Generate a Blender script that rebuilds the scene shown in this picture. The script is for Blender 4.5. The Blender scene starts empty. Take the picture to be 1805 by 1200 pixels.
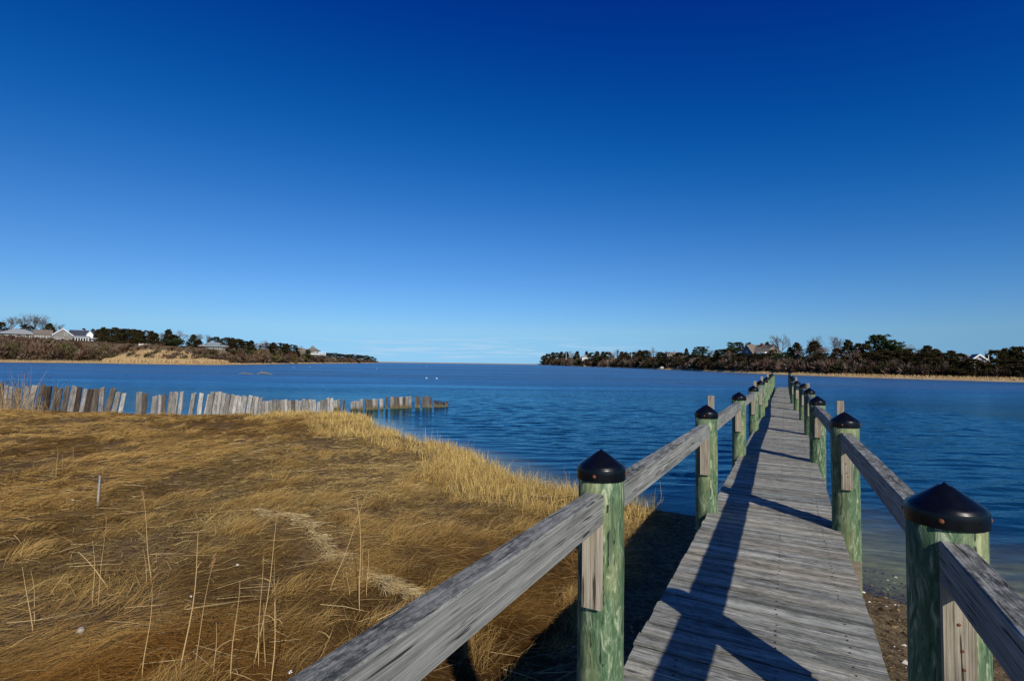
import bpy, bmesh, math, random
import numpy as np
from mathutils import Vector, Matrix

S = bpy.context.scene
COL = S.collection
rng = np.random.default_rng(11)
random.seed(5)
R_ = math.radians

# ------------------------------------------------------------------ camera
EYE = 3.25
F = 902.5                      # focal length in photo pixels (18 mm on a 36 mm frame)
PITCH, ROLL = 2.575, 0.77
cam = bpy.data.cameras.new('camera')
cam.lens, cam.sensor_width = 18, 36
cam.clip_start, cam.clip_end = 0.05, 60000
cam_ob = bpy.data.objects.new('camera', cam)
COL.objects.link(cam_ob)
CM = Matrix.Rotation(R_(90 + PITCH), 4, 'X') @ Matrix.Rotation(R_(ROLL), 4, 'Z')
cam_ob.matrix_world = Matrix.Translation((0, 0, EYE)) @ CM
S.camera = cam_ob
CM3 = CM.to_3x3()

# ------------------------------------------------------------------ sky and sun
SUN_AZ, SUN_EL = 161.5, 32.0
SKY = 0.08
w = bpy.data.worlds.new('World')
S.world = w
w.use_nodes = True


class NT:
    """short hand for node trees"""
    def __init__(s, tree):
        s.t = tree
        s.n, s.l = tree.nodes, tree.links

    def node(s, kind, **kw):
        n = s.n.new(kind)
        for k, v in kw.items():
            setattr(n, k, v)
        return n

    def set(s, sock, v):
        if v is None:
            return
        if hasattr(v, 'is_output'):
            s.l.new(v, sock)
        else:
            sock.default_value = v

    def math(s, op, a, b=None, c=None, clamp=False):
        n = s.node('ShaderNodeMath', operation=op, use_clamp=clamp)
        for i, v in enumerate((a, b, c)):
            s.set(n.inputs[i], v)
        return n.outputs[0]

    def vec(s, op, a, b=None):
        n = s.node('ShaderNodeVectorMath', operation=op)
        s.set(n.inputs[0], a)
        s.set(n.inputs[1], b)
        return n.outputs[0]

    def mix(s, f, a, b, blend='MIX'):
        n = s.node('ShaderNodeMix', data_type='RGBA', blend_type=blend)
        s.set(n.inputs[0], f)
        s.set(n.inputs[6], a)
        s.set(n.inputs[7], b)
        return n.outputs[2]

    def ramp(s, f, stops, interp='LINEAR'):
        n = s.node('ShaderNodeValToRGB')
        n.color_ramp.interpolation = interp
        e = n.color_ramp.elements
        while len(e) < len(stops):
            e.new(0.5)
        for i, (p, c) in enumerate(stops):
            e[i].position = p
            e[i].color = (c, c, c, 1) if isinstance(c, (int, float)) else (*c, 1)
        s.set(n.inputs[0], f)
        return n.outputs[0]

    def noise(s, vec, scale, detail=3, rough=0.55, dist=0.0):
        n = s.node('ShaderNodeTexNoise')
        s.set(n.inputs['Vector'], vec)
        n.inputs['Scale'].default_value = scale
        n.inputs['Detail'].default_value = detail
        n.inputs['Roughness'].default_value = rough
        n.inputs['Distortion'].default_value = dist
        return n.outputs[0]

    def mapr(s, v, a, b, c=0.0, d=1.0, smooth=False):
        n = s.node('ShaderNodeMapRange')
        if smooth:
            n.interpolation_type = 'SMOOTHSTEP'
        s.set(n.inputs[0], v)
        for i, q in enumerate((a, b, c, d)):
            n.inputs[i + 1].default_value = q
        return n.outputs[0]

    def scaled(s, vec, sc):
        return s.vec('MULTIPLY', vec, sc)

    def attr(s, name):
        return s.node('ShaderNodeAttribute', attribute_name=name)

    def bump(s, h, strength=0.5, dist=0.01, normal=None):
        n = s.node('ShaderNodeBump')
        n.inputs['Strength'].default_value = strength
        n.inputs['Distance'].default_value = dist
        s.set(n.inputs['Height'], h)
        if normal is not None:
            s.l.new(normal, n.inputs['Normal'])
        return n.outputs[0]


k = NT(w.node_tree)
bg = k.n['Background']
tc = k.node('ShaderNodeTexCoord')
gen = tc.outputs['Generated']
sep = k.node('ShaderNodeSeparateXYZ')
k.l.new(gen, sep.inputs[0])
comb = k.node('ShaderNodeCombineXYZ')
k.l.new(sep.outputs[0], comb.inputs[0])
k.l.new(sep.outputs[1], comb.inputs[1])
k.l.new(k.math('MAXIMUM', sep.outputs[2], 0.062), comb.inputs[2])
sky = k.node('ShaderNodeTexSky', sky_type='NISHITA')
sky.sun_disc = False
sky.sun_elevation, sky.sun_rotation = R_(SUN_EL), R_(SUN_AZ)
sky.air_density, sky.dust_density, sky.ozone_density = 1.0, 0.3, 3.0
k.l.new(k.vec('NORMALIZE', comb.outputs[0]), sky.inputs['Vector'])
# deep, dry winter sky: more contrast and saturation than the raw model
corr = k.vec('SUBTRACT', k.vec('MULTIPLY', sky.outputs[0], (0.74, 1.05, 1.42)), (1.06, 1.175, 0.75))
floor_ = k.vec('MULTIPLY', sky.outputs[0], (0.0, 0.15, 0.85))
sa, sb, sc_ = k.node('ShaderNodeSeparateXYZ'), k.node('ShaderNodeSeparateXYZ'), k.node('ShaderNodeCombineXYZ')
k.l.new(corr, sa.inputs[0])
k.l.new(floor_, sb.inputs[0])
for i_ in range(3):
    k.l.new(k.math('SMOOTH_MAX', sa.outputs[i_], sb.outputs[i_], 0.55), sc_.inputs[i_])
corr = sc_.outputs[0]
# thin cloud streaks low over the sea
cs = k.vec('MULTIPLY', gen, (7.0, 0.0, 170.0))
cn = k.noise(cs, 1.0, 4, 0.6)
band = k.math('MULTIPLY', k.mapr(sep.outputs[2], 0.004, 0.014, 0, 1, True), k.mapr(sep.outputs[2], 0.026, 0.062, 1, 0, True))
azw = k.math('MULTIPLY', k.mapr(sep.outputs[0], -0.5, -0.2, 0, 1, True), k.mapr(sep.outputs[0], 0.05, 0.35, 1, 0, True))
cm = k.math('MULTIPLY', k.math('MULTIPLY', band, azw), k.mapr(cn, 0.46, 0.62, 0, 1, True))
corr = k.vec('MULTIPLY', corr, (0.94, 0.95, 0.96))
skyc = k.mix(k.math('MULTIPLY', cm, 0.85), corr, (5.3, 8.0, 10.7, 1))
k.l.new(skyc, bg.inputs['Color'])
bg.inputs['Strength'].default_value = SKY

sun = bpy.data.lights.new('sun', 'SUN')
sun.energy, sun.angle, sun.color = 5.0, R_(0.53), (1.0, 0.93, 0.82)
sun_ob = bpy.data.objects.new('sun', sun)
COL.objects.link(sun_ob)
sd_ = Vector((math.sin(R_(SUN_AZ)) * math.cos(R_(SUN_EL)), math.cos(R_(SUN_AZ)) * math.cos(R_(SUN_EL)), math.sin(R_(SUN_EL))))
sun_ob.rotation_euler = (-sd_).to_track_quat('-Z', 'Y').to_euler()
S.view_settings.view_transform = 'Standard'
S.view_settings.look = 'None'
S.view_settings.exposure = 0.0
S.view_settings.gamma = 1.0


# ------------------------------------------------------------------ measuring the photograph
def ray(px, py):
    return CM3 @ Vector(((px - 902.5) / F, -(py - 600) / F, -1))


def P(px, py, z=0.0):
    d = ray(px, py)
    t = (z - EYE) / d.z
    return Vector((d.x * t, d.y * t, z))


def PD(px, py, depth):
    d = ray(px, py)
    t = depth / d.y
    return Vector((d.x * t, d.y * t, EYE + d.z * t))


# ------------------------------------------------------------------ numpy noise
def _h(ix, iy, seed):
    n = (ix.astype(np.int64) * 374761393 + iy.astype(np.int64) * 668265263 + seed * 1442695041) & 0xFFFFFFFF
    n = ((n ^ (n >> 13)) * 1274126177) & 0xFFFFFFFF
    return ((n ^ (n >> 16)) & 0xFFFF) / 65535.0


def vnoise(x, y, seed=0):
    x, y = np.asarray(x, float), np.asarray(y, float)
    ix, iy = np.floor(x), np.floor(y)
    fx, fy = x - ix, y - iy
    fx, fy = fx * fx * (3 - 2 * fx), fy * fy * (3 - 2 * fy)
    a, b = _h(ix, iy, seed), _h(ix + 1, iy, seed)
    c, d = _h(ix, iy + 1, seed), _h(ix + 1, iy + 1, seed)
    return (a + (b - a) * fx) + ((c + (d - c) * fx) - (a + (b - a) * fx)) * fy


def fbm(x, y, seed=0, oct=3):
    s, amp, t = 0, 1, 0
    for o in range(oct):
        s = s + amp * vnoise(np.asarray(x) * 2 ** o + 17.3 * o, np.asarray(y) * 2 ** o - 9.1 * o, seed + o)
        t += amp
        amp *= 0.5
    return s / t


def sstep(x, a, b):
    t = np.clip((np.asarray(x, float) - a) / (b - a), 0, 1)
    return t * t * (3 - 2 * t)


# ------------------------------------------------------------------ object helpers
def tag(o, label=None, cat=None, group=None, kind=None):
    if label:
        o['label'] = label
    if cat:
        o['category'] = cat
    if group:
        o['group'] = group
    if kind:
        o['kind'] = kind
    return o


def empty(name, loc=(0, 0, 0), rz=0.0):
    o = bpy.data.objects.new(name, None)
    o.empty_display_size = 0.2
    COL.objects.link(o)
    o.location = loc
    o.rotation_euler = (0, 0, rz)
    return o


def link(name, me, mat=None, parent=None):
    o = bpy.data.objects.new(name, me)
    COL.objects.link(o)
    if mat is not None and len(me.materials) == 0:
        me.materials.append(mat)
    if parent is not None:
        o.parent = parent
    return o


def npmesh(name, V, faces, col=None, smooth=False, attrs=None):
    """V (n,3); faces: list of (m,k) index arrays; col (n,3|4)"""
    me = bpy.data.meshes.new(name)
    V = np.ascontiguousarray(V, dtype=np.float32)
    me.vertices.add(len(V))
    me.vertices.foreach_set('co', V.ravel())
    loops = np.concatenate([f.ravel() for f in faces]).astype(np.int32)
    tot = np.concatenate([np.full(len(f), f.shape[1]) for f in faces]).astype(np.int32)
    start = np.concatenate([[0], np.cumsum(tot)[:-1]]).astype(np.int32)
    me.loops.add(len(loops))
    me.loops.foreach_set('vertex_index', loops)
    me.polygons.add(len(tot))
    me.polygons.foreach_set('loop_start', start)
    me.polygons.foreach_set('use_smooth', np.full(len(tot), bool(smooth)))
    if col is not None:
        c = np.ones((len(V), 4), np.float32)
        c[:, :np.shape(col)[1]] = col
        a = me.attributes.new('Col', 'FLOAT_COLOR', 'POINT')
        a.data.foreach_set('color', c.ravel())
    for nm, v in (attrs or {}).items():
        a = me.attributes.new(nm, 'FLOAT', 'POINT')
        a.data.foreach_set('value', np.ascontiguousarray(v, dtype=np.float32))
    me.update(calc_edges=True)
    me.validate()
    return me


class MB:
    """collects boxes, tubes, lathes and cards; build() links ONE mesh object"""
    def __init__(s):
        s.v, s.f, s.c, s.n = [], {}, [], 0

    def add(s, V, faces, col=None):
        V = np.asarray(V, float)
        for f in faces:
            f = np.asarray(f, int)
            if f.ndim == 1:
                f = f[None]
            s.f.setdefault(f.shape[1], []).append(f + s.n)
        s.v.append(V)
        c = np.ones((len(V), 4)) if col is None else np.broadcast_to(np.asarray(col, float), (len(V), len(col) if np.ndim(col) == 1 else np.shape(col)[1]))
        if c.shape[1] == 3:
            c = np.concatenate([c, np.ones((len(c), 1))], 1)
        s.c.append(c)
        s.n += len(V)

    def box(s, lo, hi, col=None, M=None):
        (a, b, c), (d, e, f) = lo, hi
        V = np.array([(a, b, c), (d, b, c), (d, e, c), (a, e, c), (a, b, f), (d, b, f), (d, e, f), (a, e, f)], float)
        if M is not None:
            V = np.array([M @ Vector(p) for p in V])
        s.add(V, [np.array([(0, 3, 2, 1), (4, 5, 6, 7), (0, 1, 5, 4), (1, 2, 6, 5), (2, 3, 7, 6), (3, 0, 4, 7)])], col)

    def poly(s, pts, faces, col=None):
        s.add(pts, [np.array(f) for f in faces], col)

    def tube(s, pts, rad, n=6, col=None, cap=True):
        pts = [Vector(p) for p in pts]
        rad = [rad] * len(pts) if isinstance(rad, (int, float)) else rad
        V = []
        for i, p in enumerate(pts):
            t = (pts[min(i + 1, len(pts) - 1)] - pts[max(i - 1, 0)]).normalized()
            a = t.orthogonal().normalized() if abs(t.z) < 0.9 else Vector((1, 0, 0)).cross(t).normalized()
            b = t.cross(a)
            for j in range(n):
                q = 2 * math.pi * j / n
                V.append(p + (a * math.cos(q) + b * math.sin(q)) * rad[i])
        Fq = [(i * n + j, i * n + (j + 1) % n, (i + 1) * n + (j + 1) % n, (i + 1) * n + j) for i in range(len(pts) - 1) for j in range(n)]
        fs = [np.array(Fq)]
        if cap:
            fs += [np.array([list(range(n))[::-1]]), np.array([[(len(pts) - 1) * n + j for j in range(n)]])]
        s.add([tuple(v) for v in V], fs, col)

    def lathe(s, prof, n=24, center=(0, 0, 0), col=None, wob=None):
        V = []
        for i, (r, z) in enumerate(prof):
            for j in range(n):
                q = 2 * math.pi * j / n
                rr = r * (1 + (wob(q, z) if wob else 0))
                V.append((center[0] + rr * math.cos(q), center[1] + rr * math.sin(q), center[2] + z))
        Fq = [(i * n + j, i * n + (j + 1) % n, (i + 1) * n + (j + 1) % n, (i + 1) * n + j) for i in range(len(prof) - 1) for j in range(n)]
        s.add(V, [np.array(Fq), np.array([list(range(n))[::-1]]), np.array([[(len(prof) - 1) * n + j for j in range(n)]])], col)

    def cards(s, C, size, n_per=1, col=None, up=0.0, aspect=1.0, tri=True):
        """small randomly turned leaves at the points C"""
        C = np.repeat(np.asarray(C, float), n_per, 0)
        n = len(C)
        a = rng.normal(size=(n, 3))
        a[:, 2] += up * np.sign(a[:, 2])
        a /= np.linalg.norm(a, axis=1)[:, None]
        b = rng.normal(size=(n, 3))
        b -= (a * b).sum(1)[:, None] * a
        b /= np.linalg.norm(b, axis=1)[:, None]
        sz = (np.asarray(size) if np.ndim(size) else np.full(n, size)) * rng.uniform(0.6, 1.3, n)
        a, b = a * sz[:, None] * aspect, b * sz[:, None]
        V = np.stack([C - a * .5 - b * .5, C + a * .5 - b * .4, C + a * .6 + b * .5], 1) if tri else np.stack([C - a * .5 - b * .5, C + a * .5 - b * .5, C + a * .5 + b * .5, C - a * .5 + b * .5], 1)
        m = V.shape[1]
        fc = np.arange(n * m).reshape(n, m)
        cc = None if col is None else np.repeat(np.asarray(col), m * (n // len(col)) if len(col) != n else m, 0)
        s.add(V.reshape(-1, 3), [fc], cc)

    def mesh(s, name, smooth=False):
        return npmesh(name, np.concatenate(s.v), [np.concatenate(f) for f in s.f.values()], np.concatenate(s.c), smooth)

    def build(s, name, mat, parent=None, smooth=False):
        return link(name, s.mesh(name, smooth), mat, parent)


def auto_smooth(o, angle=40):
    me = o.data
    me.polygons.foreach_set('use_smooth', np.ones(len(me.polygons), bool))
    try:
        me.set_sharp_from_angle(angle=R_(angle))
    except Exception:
        pass
    return o


def copy_tree(o, parent=None):
    c = o.copy()
    COL.objects.link(c)
    c.parent = parent
    for ch in list(o.children):
        copy_tree(ch, c)
    return c


ORD = 'first second third fourth fifth sixth seventh eighth ninth tenth eleventh twelfth thirteenth fourteenth fifteenth sixteenth seventeenth eighteenth nineteenth twentieth'.split()


# ------------------------------------------------------------------ materials
def new_mat(name):
    m = bpy.data.materials.new(name)
    m.use_nodes = True
    k = NT(m.node_tree)
    b = k.n['Principled BSDF']
    b.inputs['Specular IOR Level'].default_value = 0.3
    return m, k, b


def plain(name, col, rough=0.7, noise_amt=0.15, scale=8.0, spec=0.3):
    m, k, b = new_mat(name)
    tc = k.node('ShaderNodeTexCoord')
    n = k.noise(tc.outputs['Object'], scale, 4)
    c = k.mix(k.mapr(n, 0.3, 0.7), tuple(q * (1 - noise_amt) for q in col) + (1,), tuple(min(1, q * (1 + noise_amt)) for q in col) + (1,))
    k.l.new(c, b.inputs['Base Color'])
    b.inputs['Roughness'].default_value = rough
    b.inputs['Specular IOR Level'].default_value = spec
    return m


def wood(name, axis, light, mid, dark, grain=60.0, bump=0.5, knots=0.0, use_col=True, dirt=0.5, lichen=1.0):
    """weathered timber, grain along the object axis"""
    m, k, b = new_mat(name)
    tc = k.node('ShaderNodeTexCoord')
    seed = k.attr('seed').outputs['Fac']
    off = k.node('ShaderNodeCombineXYZ')
    for i in range(3):
        k.l.new(k.math('MULTIPLY', seed, 13.7 + 5 * i), off.inputs[i])
    v0 = k.vec('ADD', tc.outputs['Object'], off.outputs[0])

    def along(f, a=1.0):
        """scale across the grain by a, along it by f"""
        return k.scaled(v0, tuple(f if i == axis else a for i in range(3)))
    warp = k.noise(along(0.7, 5.0), 1.0, 2)
    comb = k.node('ShaderNodeCombineXYZ')
    for i in range(3):
        if i != axis:                 # bend across the grain only
            k.l.new(k.math('MULTIPLY', warp, 0.016), comb.inputs[i])
    fine = k.noise(k.vec('ADD', along(0.02), comb.outputs[0]), grain * 3.6, 4, 0.7)
    line = k.noise(k.vec('ADD', along(0.010), comb.outputs[0]), grain * 1.5, 4, 0.7)
    crack = k.noise(k.vec('ADD', along(0.045), comb.outputs[0]), grain * 2.2, 2, 0.5)
    blot = k.noise(along(0.9, 2.6), 1.6, 3, 0.6)
    spot = k.noise(along(3.2, 9.0), 3.4, 6, 0.78)
    c = k.ramp(line, [(0.34, dark), (0.47, mid), (0.64, light)])
    c = k.mix(k.mapr(fine, 0.36, 0.58, 0.8, 0.0), c, (dark[0] * .5, dark[1] * .5, dark[2] * .5, 1))
    geo = k.node('ShaderNodeNewGeometry')
    sn = k.node('ShaderNodeSeparateXYZ')
    k.l.new(geo.outputs['True Normal'], sn.inputs[0])
    topm = k.mapr(sn.outputs[2], 0.4, 0.8, lichen, 1.0)
    c = k.mix(k.mapr(blot, 0.38, 0.7, 0.0, 0.4), c, (light[0] * 1.12, light[1] * 1.12, light[2] * 1.12, 1))
    stain = k.math('MULTIPLY', k.mapr(spot, 0.45, 0.56), k.mapr(blot, 0.66, 0.42, 0.3, 1.0))
    c = k.mix(k.math('MULTIPLY', k.math('MULTIPLY', stain, dirt), topm), c, (dark[0] * .42, dark[1] * .45, dark[2] * .46, 1))
    c = k.mix(k.mapr(crack, 0.355, 0.315, 0, 0.9), c, (dark[0] * .18, dark[1] * .18, dark[2] * .18, 1))
    h = k.math('SUBTRACT', k.math('ADD', k.math('MULTIPLY', fine, 0.6), line), k.mapr(crack, 0.37, 0.31, 0, 1.2))
    if knots:
        vk = k.node('ShaderNodeTexVoronoi')
        flat = [1.0, 1.0, 1.0]
        flat[axis] = 0.45
        flat[0 if axis != 0 else 2] = 0.0
        k.l.new(k.scaled(v0, tuple(flat)), vk.inputs['Vector'])
        vk.inputs['Scale'].default_value = knots
        d = k.math('ADD', vk.outputs['Distance'], k.math('MULTIPLY', k.math('SUBTRACT', spot, 0.5), 0.05))
        ring = k.math('SINE', k.math('MULTIPLY', d, 190.0))
        near = k.mapr(d, 0.135, 0.03, 0.0, 1.0, True)
        c = k.mix(k.math('MULTIPLY', near, k.mapr(ring, -1, 1, 0.15, 0.8)), c, (dark[0] * .7, dark[1] * .62, dark[2] * .52, 1))
    if use_col:
        c = k.mix(1.0, c, k.attr('Col').outputs['Color'], 'MULTIPLY')
    k.l.new(c, b.inputs['Base Color'])
    b.inputs['Roughness'].default_value = 0.85
    b.inputs['Specular IOR Level'].default_value = 0.2
    k.l.new(k.bump(h, bump, 0.006), b.inputs['Normal'])
    return m


M_DECK = wood('deck_wood', 0, (0.56, 0.545, 0.475), (0.375, 0.37, 0.325), (0.15, 0.15, 0.136), 42, 0.8, 4.2, True, 0.62)
M_RAIL = wood('rail_wood', 1, (0.35, 0.352, 0.312), (0.235, 0.238, 0.213), (0.097, 0.10, 0.092), 40, 0.7, 3.6, True, 1.0, 0.12)
M_BLOCK = wood('block_wood', 2, (0.43, 0.38, 0.295), (0.315, 0.27, 0.20), (0.15, 0.118, 0.078), 34, 0.5, 5.0, True, 0.15)
M_PLANK = wood('plank_wood', 2, (0.52, 0.50, 0.47), (0.35, 0.33, 0.31), (0.13, 0.12, 0.11), 24, 0.8, 0, True, 0.6)
M_BEAM = wood('beam_wood', 0, (0.33, 0.29, 0.23), (0.24, 0.21, 0.17), (0.12, 0.10, 0.08), 40, 0.5, 0, True, 0.4)


def pile_mat():
    m, k, b = new_mat('treated_pile')
    tc = k.node('ShaderNodeTexCoord')
    seed = k.attr('seed').outputs['Fac']
    off = k.node('ShaderNodeCombineXYZ')
    for i in range(3):
        k.l.new(k.math('MULTIPLY', seed, 7.7 + 3 * i), off.inputs[i])
    v = k.vec('ADD', tc.outputs['Object'], off.outputs[0])
    warp = k.noise(k.scaled(v, (1, 1, 0.5)), 7, 3)
    vw = k.node('ShaderNodeVectorMath', operation='ADD')
    cx = k.node('ShaderNodeCombineXYZ')
    k.l.new(k.math('MULTIPLY', warp, 0.09), cx.inputs[0])
    k.l.new(k.math('MULTIPLY', warp, -0.07), cx.inputs[1])
    k.l.new(v, vw.inputs[0])
    k.l.new(cx.outputs[0], vw.inputs[1])
    n1 = k.noise(k.scaled(vw.outputs[0], (1, 1, 0.20)), 36, 5, 0.68, 0.8)
    n2 = k.noise(k.scaled(vw.outputs[0], (1, 1, 0.05)), 95, 4, 0.7)
    big = k.noise(k.scaled(v, (1, 1, 0.35)), 5.0, 3)
    c = k.ramp(n1, [(0.34, (0.026, 0.054, 0.026)), (0.47, (0.062, 0.115, 0.056)), (0.56, (0.125, 0.182, 0.10)), (0.64, (0.32, 0.365, 0.235))])
    c = k.mix(k.mapr(big, 0.50, 0.68, 0, 0.5), c, (0.30, 0.29, 0.13, 1))
    c = k.mix(k.mapr(n2, 0.33, 0.52, 0.65, 0.0), c, (0.05, 0.11, 0.055, 1))
    chk = k.noise(k.scaled(vw.outputs[0], (1, 1, 0.035)), 60, 2, 0.5)
    c = k.mix(k.mapr(chk, 0.345, 0.31, 0, 0.92), c, (0.010, 0.016, 0.010, 1))
    k.l.new(c, b.inputs['Base Color'])
    b.inputs['Roughness'].default_value = 0.75
    k.l.new(k.bump(k.math('ADD', n1, n2), 0.45, 0.006), b.inputs['Normal'])
    return m


M_PILE = pile_mat()


def cap_mat():
    m, k, b = new_mat('black_plastic')
    tc = k.node('ShaderNodeTexCoord')
    n = k.noise(tc.outputs['Object'], 30, 4)
    k.l.new(k.mix(n, (0.0012, 0.0018, 0.003, 1), (0.0035, 0.0045, 0.007, 1)), b.inputs['Base Color'])
    k.l.new(k.mapr(n, 0.3, 0.7, 0.24, 0.34), b.inputs['Roughness'])
    b.inputs['Specular IOR Level'].default_value = 0.3
    return m


M_CAP = cap_mat()
M_RUST = plain('rusty_metal', (0.16, 0.055, 0.02), 0.8, 0.5, 60)


def leaf_mat(name, trans=0.25, rough=0.8):
    m, k, b = new_mat(name)
    c = k.attr('Col').outputs['Color']
    d = k.node('ShaderNodeBsdfDiffuse')
    t = k.node('ShaderNodeBsdfTranslucent')
    k.l.new(c, d.inputs[0])
    k.l.new(c, t.inputs[0])
    mx = k.node('ShaderNodeMixShader')
    mx.inputs[0].default_value = trans
    k.l.new(d.outputs[0], mx.inputs[1])
    k.l.new(t.outputs[0], mx.inputs[2])
    k.l.new(mx.outputs[0], k.n['Material Output'].inputs['Surface'])
    return m


M_GRASS = leaf_mat('dry_grass', 0.25)
M_LEAF = leaf_mat('foliage', 0.15)
M_TWIG = leaf_mat('twigs', 0.0)


def ground_mat():
    m, k, b = new_mat('marsh_ground')
    tc = k.node('ShaderNodeTexCoord')
    v = tc.outputs['Object']
    sand = k.attr('sand').outputs['Fac']
    n1 = k.noise(k.scaled(v, (0.5, 1.6, 1)), 3.0, 5, 0.65)
    n2 = k.noise(k.scaled(v, (0.35, 2.2, 1)), 22, 4, 0.7)
    n3 = k.noise(v, 0.55, 3)
    thatch = k.ramp(n1, [(0.3, (0.085, 0.052, 0.024)), (0.5, (0.18, 0.115, 0.052)), (0.7, (0.30, 0.205, 0.095))])
    thatch = k.mix(k.mapr(n2, 0.4, 0.62, 0.75, 0), thatch, (0.035, 0.022, 0.011, 1))
    thatch = k.mix(k.mapr(n3, 0.45, 0.65, 0, 0.5), thatch, (0.06, 0.038, 0.018, 1))
    p1 = k.noise(v, 9, 5, 0.7)
    p2 = k.noise(v, 45, 4, 0.7)
    mud = k.ramp(p1, [(0.38, (0.035, 0.024, 0.011)), (0.5, (0.13, 0.085, 0.036)), (0.64, (0.24, 0.18, 0.095))])
    mud = k.mix(k.mapr(p2, 0.5, 0.68, 0, 0.7), mud, (0.24, 0.19, 0.13, 1))
    mud = k.mix(k.mapr(p2, 0.45, 0.35, 0, 0.7), mud, (0.03, 0.022, 0.014, 1))
    c = k.mix(sand, thatch, mud)
    pz = k.node('ShaderNodeSeparateXYZ')
    k.l.new(v, pz.inputs[0])
    rip = k.noise(k.scaled(v, (0.5, 2.2, 0)), 2.5, 3)
    bar = k.ramp(rip, [(0.35, (0.20, 0.17, 0.085)), (0.55, (0.34, 0.29, 0.15)), (0.7, (0.48, 0.42, 0.24))])
    c = k.mix(k.mapr(pz.outputs[2], -0.01, -0.07, 0, 1), c, bar)
    k.l.new(c, b.inputs['Base Color'])
    b.inputs['Roughness'].default_value = 0.9
    b.inputs['Specular IOR Level'].default_value = 0.15
    h = k.math('ADD', k.math('MULTIPLY', n2, k.math('SUBTRACT', 1.0, sand)), k.math('MULTIPLY', k.math('ADD', p1, p2), sand))
    k.l.new(k.bump(h, 0.8, 0.04), b.inputs['Normal'])
    return m


def water_mat():
    m, k, b = new_mat('bay_water')
    k.n.remove(b)
    tc = k.node('ShaderNodeTexCoord')
    v = tc.outputs['Object']
    depth = k.attr('depth').outputs['Fac']
    calm = k.noise(k.scaled(v, (0.006, 0.03, 1)), 1.0, 3)
    calm2 = k.noise(k.scaled(v, (0.02, 0.12, 1)), 1.0, 3)
    amp = k.math('ADD', k.mapr(calm, 0.36, 0.62, 0.45, 1.0), k.mapr(calm2, 0.3, 0.7, -0.2, 0.3))
    pos = k.node('ShaderNodeSeparateXYZ')
    k.l.new(v, pos.inputs[0])
    open_w = k.mapr(pos.outputs[1], 16.0, 110.0, 0.0, 1.0, True)
    r1 = k.noise(k.scaled(v, (0.55, 1.55, 1)), 2.2, 3, 0.55, 0.3)
    r2 = k.noise(k.scaled(v, (0.45, 1.3, 1)), 0.75, 2, 0.5)
    r3 = k.noise(k.scaled(v, (0.8, 1.8, 1)), 6.5, 2, 0.5)
    shal = k.mapr(depth, 0.0, 0.7, 0.07, 1.0)
    h = k.math('ADD', k.math('ADD', k.math('MULTIPLY', r1, k.mapr(open_w, 0, 0.35, 0.045, 0.085)), k.math('MULTIPLY', r2, k.mapr(open_w, 0, 0.35, 0.06, 0.19))), k.math('MULTIPLY', r3, 0.010))
    h = k.math('MULTIPLY', h, k.math('MULTIPLY', amp, shal))
    nrm = k.bump(h, 1.0, 1.0)
    fr = k.node('ShaderNodeFresnel')
    geo = k.node('ShaderNodeNewGeometry')
    k.l.new(k.mapr(geo.outputs['Backfacing'], 0, 1, 1.33, 1 / 1.33), fr.inputs['IOR'])
    k.l.new(nrm, fr.inputs['Normal'])
    gl = k.node('ShaderNodeBsdfGlossy')
    k.l.new(k.math('MULTIPLY', k.mapr(open_w, 0, 1, 0.07, 0.40), k.mapr(calm, 0.36, 0.58, 0.72, 1.06)), gl.inputs['Roughness'])
    gl.inputs['Color'].default_value = (0.42, 0.75, 0.88, 1)
    k.l.new(nrm, gl.inputs['Normal'])
    df = k.node('ShaderNodeBsdfDiffuse')
    df.inputs['Color'].default_value = (0.003, 0.024, 0.042, 1)
    tr = k.node('ShaderNodeBsdfTransparent')
    tr.inputs['Color'].default_value = (0.80, 0.88, 0.72, 1)
    body = k.node('ShaderNodeMixShader')
    k.l.new(k.mapr(depth, 0.02, 0.62, 0.0, 1.0, True), body.inputs[0])
    k.l.new(tr.outputs[0], body.inputs[1])
    k.l.new(df.outputs[0], body.inputs[2])
    mx = k.node('ShaderNodeMixShader')
    k.l.new(fr.outputs[0], mx.inputs[0])
    k.l.new(body.outputs[0], mx.inputs[1])
    k.l.new(gl.outputs[0], mx.inputs[2])
    k.l.new(mx.outputs[0], k.n['Material Output'].inputs['Surface'])
    return m


# ------------------------------------------------------------------ dock frame (u along, v to the right)
TH = R_(28.1)
DU = np.array([math.sin(TH), math.cos(TH)])
DV = np.array([math.cos(TH), -math.sin(TH)])
DECK_Z = 1.70


def uv(x, y):
    return x * DU[0] + y * DU[1], x * DV[0] + y * DV[1]


# ------------------------------------------------------------------ near shore
SHORE = [(-160, 40), (-60, 33.5), (-30, 31.2)] + [tuple(P(a, b)[:2]) for a, b in (
    (270, 733), (465, 733), (560, 731), (640, 734), (668, 756), (742, 782), (800, 793), (858, 819), (885, 836), (910, 844),
    (960, 858), (1017, 874), (1101, 888), (1150, 897), (1224, 909), (1400, 985), (1545, 1052), (1700, 1086), (1805, 1112))] + [(8.5, 4), (12, -3), (20, -12), (60, -30)]
LAND = SHORE + [(60, -90), (-160, -90)]


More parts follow.
